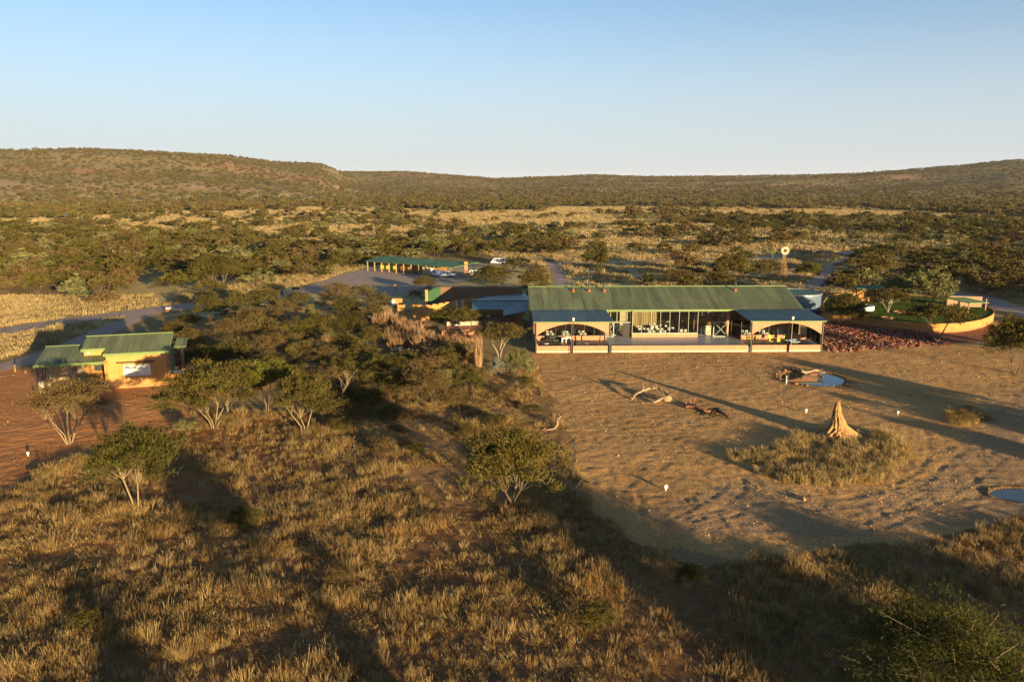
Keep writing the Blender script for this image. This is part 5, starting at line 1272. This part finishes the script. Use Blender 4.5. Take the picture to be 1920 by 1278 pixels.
roof_quad('roof', M['fascia'], [r2(1818, 568, zr), r2(1855, 567, zr), r2(1810, 557, zr+.5), r2(1768, 557, zr+.5)], o, .12)
for px_, py_ in ((1815, 586), (1847, 581), (1775, 575)): a, b = at(px_, py_, LZ); MB().cyl(a-q.x, b-q.y, 0, 2.3, .14, .14, 8).build('post', M['brick'], o)
a, b = at(1776, 574, LZ); c_, d_ = at(1840, 576, LZ); MB().prism([(a-q.x, b-q.y), (c_-q.x, d_-q.y), (c_-q.x, d_-q.y+.25), (a-q.x, b-q.y+.25)], 0, 2.2).build('back_wall', M['wood'], o)

# rock garden
def rock(seed):
    import bmesh
    bm = bmesh.new(); bmesh.ops.create_icosphere(bm, subdivisions=1, radius=.5); r_ = random.Random(seed)
    for v in bm.verts: v.co = Vector((v.co.x*r_.uniform(.8, 1.2), v.co.y*r_.uniform(.7, 1.1), v.co.z*r_.uniform(.5, .9)))*r_.uniform(.85, 1.15)
    me = bpy.data.meshes.new('rock'); bm.to_mesh(me); bm.free(); me.materials.append(M['rockred']); return me
M['rockred'] = leaf_mat('red_brown_stone', [(0, (.13, .05, .035)), (.3, (.24, .09, .055)), (.6, (.31, .14, .09)), (.85, (.36, .21, .14)), (1, (.2, .13, .1))], 0.0)
RK = W([(1547,656),(1560,659),(1640,656),(1760,645),(1775,637),(1752,628),(1700,620),(1640,612),(1580,606),(1552,604),(1530,606)])
a, b = sample_poly(RK, 11.0); j = rs.choice(len(a), 260); a = np.append(a, a[j]+rs.normal(0, 1.5, 260)); b = np.append(b, b[j]-np.abs(rs.normal(0, 1.3, 260))); n = len(a); s = .16+.5*rs.rand(n)**1.8
gn_scatter('red_rocks', np.stack([a, b, np.zeros(n)+.06+rs.uniform(0, .12, n)], -1), np.stack([s, s, s], -1), rs.uniform(0, 6.28, (n, 3)), rs.choice(5, n), [rock(i) for i in range(5)], 'field of tumbled red-brown rocks beside the lodge', 'rocks'); print('rocks', n)

M['stone'] = leaf_mat('earth_clods', [(0, (.16, .09, .045)), (.5, (.38, .24, .11)), (1, (.50, .35, .19))], 0.0)
def pebble(seed):
    m_ = rock(seed).copy(); m_.materials.clear(); m_.materials.append(M['stone']); return m_
a, b = sample_poly(CLEAR, 3.0, lambda a, b: np.clip((fbm(a, b, 5, 3)-.38)*4, .05, 1)*(np.hypot((a-POND[0])/POND[2], (b-POND[1])/POND[3]) > 1.1)*(np.hypot((a-POND2[0])/POND2[2], (b-POND2[1])/POND2[3]) > 1.1)*~inpoly(a, b, RK)*((b < 120.9) | (a < 3)))
n = len(a); s = .05+.16*rs.rand(n)**3; gn_scatter('clods', np.stack([a, b, ground_z(a, b)+s*.15], -1), np.stack([s, s, s*.8], -1), rs.uniform(0, 6.28, (n, 3)), rs.choice(4, n), [pebble(40+i) for i in range(4)], 'small clods and stones strewn over the bare clearing', 'stones'); print('clods', n)
a, b = sample_poly(RED, .6); n = len(a); m_ = ~inpoly(a, b, FLAT[1]); a, b = a[m_], b[m_]; n = len(a)
s = .05+.14*rs.rand(n)**3; gn_scatter('red_soil_clods', np.stack([a, b, ground_z(a, b)+s*.15], -1), np.stack([s, s, s*.8], -1), rs.uniform(0, 6.28, (n, 3)), rs.choice(4, n), [pebble(50+i) for i in range(4)], 'small clods on the red soil round the orange house', 'stones')
# ------------------------------------------------------------------ clearing
x0, y0 = at(1572, 822)
TM = (x0, y0+.6)
prof = [(0, 2.55), (.25, 1.9), (.6, 1.35), (1.0, 1.02), (1.5, .78), (2.1, .56), (2.8, .38), (3.4, .27), (3.85, .17), (4.05, .02)]
nz_, na_ = 90, 110; V = []; 
zz = np.linspace(0, 4.05, nz_); base_r = np.interp(zz, [p[0] for p in prof], [p[1] for p in prof])
aa = np.linspace(0, 2*np.pi, na_, endpoint=False); A_, Z_ = np.meshgrid(aa, zz)
Rb = np.repeat(base_r[:, None], na_, 1)
rib = (fbm(A_*3.2+10, Z_*.45, .55, 3)-.5); rib2 = (fbm(np.cos(A_)*5+20, np.sin(A_)*5+Z_*2.2, 1.0, 4)-.5)
low = np.clip(1.6-Z_, 0, 1.6)/1.6
rib3 = fbm(np.cos(A_)*9+70, np.sin(A_)*9+Z_*5, 1.0, 3)-.5
Rn = Rb*(1+rib*(.5+.45*low)+rib2*.6*(.5+low)+rib3*.22)+rib3*.08; Rn = np.maximum(Rn, .01)
hs = np.where(Z_ < .02, -.1, Z_)+low*(rib2*.5)*(Z_ > .02)
vx = Rn*np.cos(A_)+.12*np.sin(Z_*1.4); vy = Rn*np.sin(A_)
ii = np.arange(nz_*na_).reshape(nz_, na_); nx_ = np.roll(ii, -1, 1)
fq = np.stack([ii[:-1], nx_[:-1], nx_[1:], ii[1:]], -1).reshape(-1, 4)
M['termite'] = plain('termite_mound_earth', (.31, .18, .07), .95, .3, 1.5, bump=.8)
o = link('termite_mound', npmesh('termite_mound', np.stack([vx, vy, hs], -1).reshape(-1, 3), fq, [M['termite']], True), None, (TM[0], TM[1], 0))
tag(o, 'tall pointed yellow-brown termite mound with a ribbed foot in the grass ring', 'termite mound')
def crumb(px_, py_, s, name, lab, mat='termite', grp=None):
    x_, y_ = at(px_, py_); k = MB(); r_ = random.Random(int(px_)); n = 9
    for j, (z_, q) in enumerate(((0, 1), (.35, .9), (.7, .55), (1.0, .12))):
        k.v += [(math.cos(t/n*6.283)*s*q*r_.uniform(.75, 1.2), math.sin(t/n*6.283)*s*q*r_.uniform(.75, 1.2), z_*s-.05) for t in range(n)]
        if j: k.f += [((j-1)*n+t, (j-1)*n+(t+1) % n, j*n+(t+1) % n, j*n+t) for t in range(n)]
    k.f.append(tuple(3*n+t for t in range(n))); o = k.build(name, M[mat], None, (x_, y_, gz(x_, y_))); return tag(o, lab, 'rock' if 'rock' in name or 'clod' in name else 'termite mound', grp)
for i, p in enumerate(((1600, 806, .45), (1607, 812, .6), (1612, 822, .5), (1595, 830, .45), (1606, 832, .4))):
    crumb(*p, 'earth_clod', 'broken lump of termite earth lying at the right foot of the tall mound', grp='lumps beside the termite mound')
for p, s, lab in (((1560, 481), 1.1, 'small orange termite mound beside the dark sign board'), ((1595, 451), 1.5, 'thin orange termite mound against dark trees on the plain'), ((1283, 470), 1.3, 'orange earth mound under a flat-topped tree behind the lodge'), ((1300, 496), .9, 'small dark pointed mound by the gravel road behind the lodge')):
    o = crumb(*p, s, 'termite_mound', lab); o.scale = (1, 1, 2.0)
# dead wood
def log(name, pts, lab, mat, ttl=.0):
    k = MB(); base = at(*pts[0][0][:2])
    for chain in pts:
        P3 = []; Rd = []
        for (px_, py_, z_, r_) in chain:
            a, b = at(px_, py_, z_); P3.append((a-base[0], b-base[1], z_)); Rd.append(r_)
        # subdivide with wobble
        r = random.Random(int(chain[0][0])); Q = [P3[0]]; Qr = [Rd[0]]
        for a, b, ra, rb in zip(P3[:-1], P3[1:], Rd[:-1], Rd[1:]):
            for t in (.33, .66, 1): Q.append(tuple(a[i]+(b[i]-a[i])*t+r.uniform(-.13, .13) for i in range(3))); Qr.append(ra+(rb-ra)*t)
        k.tube(Q, [q*r.uniform(.65, 1.2) for q in Qr], 7)
        for q_ in Q[1:-1:2]:
            if r.random() < .6: k.tube([q_, (q_[0]+r.uniform(-.5, .5), q_[1]+r.uniform(-.4, .4), q_[2]+r.uniform(.1, .7))], [.05, .015], 5)
    o = k.build(name, M[mat], None, (base[0], base[1], 0), True); return tag(o, lab, 'dead log')
log('dead_log', [[(1184,748,.05,.10),(1192,738,.5,.14),(1205,732,.85,.16),(1222,727,1.0,.13),(1234,728,.8,.07)],[(1205,732,.85,.1),(1208,722,1.5,.04)],[(1228,755,.1,.12),(1240,744,.7,.22),(1258,746,.6,.28),(1248,736,1.0,.1),(1240,728,1.3,.06)],[(1234,728,.8,.08),(1245,735,.95,.14),(1257,745,.5,.2)],[(1240,744,.6,.14),(1226,756,.1,.1)],[(1245,750,.35,.16),(1262,752,.15,.14)]], 'bleached arching dead tree trunk lying on the clearing', 'paleWood')
log('dead_log', [[(1283,762,.15,.18),(1300,762,.3,.25),(1320,768,.35,.2),(1332,772,.2,.15)],[(1294,760,.3,.12),(1291,745,1.1,.05)],[(1300,760,.3,.12),(1305,744,1.2,.05)],[(1290,762,.2,.1),(1284,752,.7,.05)],[(1304,762,.3,.1),(1312,752,.9,.04)]], 'reddish brown dead stump with upright spikes on the clearing', 'redWood')
log('dead_log', [[(1328,768,.35,.2),(1345,768,.5,.3),(1355,774,.4,.22),(1366,784,.1,.14)],[(1345,770,.4,.12),(1340,782,.05,.08)],[(1352,772,.4,.1),(1362,766,.6,.05)],[(1335,770,.3,.12),(1318,778,.05,.06)]], 'charred black dead log at the end of the row on the clearing', 'charWood')
log('dead_log', [[(1494,694,.15,.15),(1504,696,.35,.25),(1515,698,.2,.2),(1525,694,.5,.2),(1536,694,.4,.18),(1545,699,.15,.12)],[(1536,695,.35,.1),(1543,690,.9,.05)],[(1540,699,.1,.08),(1543,711,-.02,.04)],[(1500,696,.3,.12),(1492,690,.6,.06)]], 'pale dead log lying at the far rim of the pond', 'paleWood')
log('dead_log', [[(1041,801,.1,.12),(1045,790,.6,.14),(1050,781,1.1,.09)],[(1043,800,.1,.09),(1030,806,.05,.07),(1016,803,.05,.05)]], 'short pale branch sticking up at the left rim of the clearing', 'paleWood')
log('dead_log', [[(1046,858,.4,.07),(1060,872,.3,.10),(1078,886,.2,.12),(1096,900,.2,.14),(1080,913,.15,.16),(1052,930,.1,.12)],[(1054,866,.3,.08),(1040,876,.2,.05),(1026,884,.1,.04)],[(1096,900,.2,.1),(1108,904,.4,.08)]], 'forked fallen branch beside the large dark acacia', 'paleWood')
log('dead_log', [[(50,878,.08,.09),(80,878,.2,.12),(118,880,.06,.06)]], 'dark fallen branch on the red soil left of the green acacia', 'charWood')
log('dead_log', [[(1504,930,.05,.10),(1507,938,.12,.12)]], 'short stub of wood lying on the driveway below the grass ring', 'paleWood')
# ball lamps
for (px_, py_, r_, lab) in ((1248, 918, .2, 'white ball garden light nearest the camera on the bare clearing'), (1511, 773, .17, 'white ball garden light just left of the termite mound tip'), (1683, 777, .16, 'white ball garden light right of the termite mound'), (53, 855, .14, 'small white marker light on the red soil at the left edge')):
    x_, y_ = at(px_, py_); o = empty('garden_light', (x_, y_, gz(x_, y_)), 0, lab, 'garden light')
    k = MB(); rings = 8
    k.tube([(0, 0, .16+r_-r_*math.cos(math.pi*i/rings)) for i in range(rings+1)], [max(.01, r_*math.sin(math.pi*i/rings)) for i in range(rings+1)], 14)
    k.build('lamp', M['white'], o, smooth=True); MB().cyl(0, 0, -.1, .2, .05, .05, 8).build('stem', M['white'], o)
x_, y_ = at(1474, 719); o = MB().cyl(0, 0, -.5, 1.15, .05, .05, 8).build('pond_post', M['white'], None, (x_, y_, 0)); tag(o, 'thin white gauge post standing in the left part of the pond', 'post')
# rocks on the pond rim
for i in range(9):
    t = 1.8+i*.3; x_, y_ = POND[0]+POND[2]*1.22*math.cos(t), POND[1]+POND[3]*1.15*math.sin(t); p = proj(x_, y_)
    crumb(float(p[0]), float(p[1]), rg.uniform(.18, .34), 'rim_rock', 'small reddish stone on the rim of the pond', 'redWood', 'stones on the pond rim')
# wooden bollards
for i, (px_, py_) in enumerate(((29, 697), (48, 699), (69, 701))):
    x_, y_ = at(px_, py_); o = MB().cyl(0, 0, -.1, 1.05, .13, .12, 8).build('wooden_bollard', M['termite'], None, (x_, y_, gz(x_, y_))); tag(o, ('short wooden bollard farthest left beside the track', 'middle one of the three wooden bollards beside the track', 'wooden bollard nearest the orange house by the track')[i], 'bollard', 'wooden bollards by the track')
x_, y_ = at(63, 737); o = crumb(63, 737, .38, 'dark_rock', 'dark stone on the red soil left of the orange house', 'charWood'); o.scale = (.8, .8, 1.6)
# windmill
x_, y_ = at(1467, 527); WM = empty('windmill', (x_, y_, 0), 0, 'tall farm windmill with a pale fan wheel behind the lodge', 'windmill')
zt_ = 8.3; k = MB()
for sx in (-1, 1):
    for sy in (-1, 1): k.tube([(sx*1.1, sy*1.1, 0), (sx*.12, sy*.12, zt_)], .075, 4)
for z_ in (1.8, 3.6, 5.2, 6.6):
    h_ = 1.1-(1.1-.12)*z_/zt_
    for a, b in (((-h_, -h_), (h_, -h_)), ((h_, -h_), (h_, h_)), ((h_, h_), (-h_, h_)), ((-h_, h_), (-h_, -h_))): k.tube([(*a, z_), (*b, z_)], .05, 4)
    h2 = 1.1-(1.1-.12)*(z_+1.5)/zt_; k.tube([(-h_, -h_, z_), (h2, -h2, z_+1.5)], .035, 4).tube([(h_, -h_, z_), (-h2, -h2, z_+1.5)], .035, 4)
k.build('tower', M['termite'], WM)
hub = MB().tube([(0, -.6, zt_+.2), (0, .5, zt_+.2)], .14, 8).build('hub', M['rust'], WM)
k = MB(); bl_ = MB().profy([(-.05, .45), (.05, .45), (.13, 1.15), (-.13, 1.15)], -.012, .012).mesh('blade', M['cream'])
for i in range(18):
    b_ = link('blade', bl_, WM); b_.location = (0, -.62, zt_+.2); b_.rotation_euler = (0, i/18*6.283, .0)
for rr_ in (.5, 1.1): k.tube([(rr_*math.cos(t), -.6, zt_+.2+rr_*math.sin(t)) for t in np.linspace(0, 6.283, 25)], .025, 4, False)
k.build('fan_ring', M['steel'], WM); MB().tube([(0, .5, zt_+.2), (0, 2.2, zt_+.2)], .04, 4).box(-.02, .02, 1.7, 2.9, zt_-.15, zt_+.6).build('tail_vane', M['steel'], WM)
# signs
def board(px_, py_, wd, ht, z_, lab, mat='dark', rz=0, two=True, pm='post'):
    x_, y_ = at(px_, py_); o = empty('sign_board', (x_, y_, 0), rz, lab, 'sign'); boxp('board', M[mat], o, -wd/2, wd/2, -.05, .05, z_, z_+ht)
    for s in ((-wd*.4, wd*.4) if two else (0,)): MB().cyl(s, .1, -.1, z_+ht*.8, .06, .06, 6).build('post', M[pm], o)
board(1530, 479, 3.2, 1.5, .5, 'dark rectangular sign board beside the far gravel road')
board(1449, 487, 1.6, 1.1, 2.3, 'small olive sign on a thick pale post left of the windmill', 'lawn', 0, False, 'paleWood')
board(555, 552, 1.9, .6, 1.2, 'low dark sign board beside the road left of the car park', 'dark', .2)
x_, y_ = at(529, 553); o = boxp('short_post', M['dark'], None, -.2, .2, -.2, .2, 0, 1.3); o.location = (x_, y_, 0); tag(o, 'short dark square post left of the low road sign', 'post')
x_, y_ = at(315, 583); o = empty('road_marker', (x_, y_, 0), .2, 'small white-topped marker at the bend of the road behind the orange house', 'marker'); boxp('base', M['rust'], o, -.35, .35, -.25, .25, -.1, .55); boxp('top', M['white'], o, -.4, .55, -.3, .3, .55, .75)
x_, y_ = at(1755, 548); o = MB().cyl(0, 0, 0, 1.7, .16, .15, 8).build('gate_post', M['wood'], None, (x_, y_, 0)); tag(o, 'wooden gate post beside the track behind the lawn', 'post')
# power poles
for i, (px_, py_, hh_) in enumerate(((313, 412, 8.5), (471, 412, 9), (150, 396, 9))):
    x_, y_ = at(px_, py_); o = empty('power_pole', (x_, y_, 0), .3, ('thin power pole in the middle of the far left bush', 'right-hand power pole in the far left bush', 'most distant power pole at the left')[i], 'power pole', 'power poles on the left')
    MB().cyl(0, 0, 0, hh_, .16, .12, 6).build('pole', M['paleWood'], o); boxp('crossarm', M['wood'], o, -1.1, 1.1, -.06, .06, hh_-.7, hh_-.5)
# small windmill far left
x_, y_ = at(125, 421); o = empty('windmill', (x_, y_, 0), 0, 'small dark windmill at the edge of the far left field', 'windmill'); k = MB()
for sx in (-1, 1):
    for sy in (-1, 1): k.tube([(sx*1.1, sy*1.1, 0), (sx*.15, sy*.15, 6.5)], .09, 4)
k.build('tower', M['post'], o); MB().tube([(0, -.1, 6.6), (0, .1, 6.6)], 1.4, 14).build('fan', M['post'], o)

# ------------------------------------------------------------------ air
hz_ = NM('hazy_air'); hz_.t.nodes.remove(hz_.b)
pv = hz_.n('ShaderNodeVolumePrincipled'); pv.inputs['Color'].default_value = (.92, .93, .95, 1); pv.inputs['Density'].default_value = 3.0e-5; pv.inputs['Anisotropy'].default_value = 0.0
hz_.l(pv.outputs[0], hz_.out.inputs['Volume'])
top = float(max(gzv.max(), 60))+30
tag(boxp('haze', hz_.m, None, -9500, 9500, -9500, 9500, -6, top), kind='stuff')
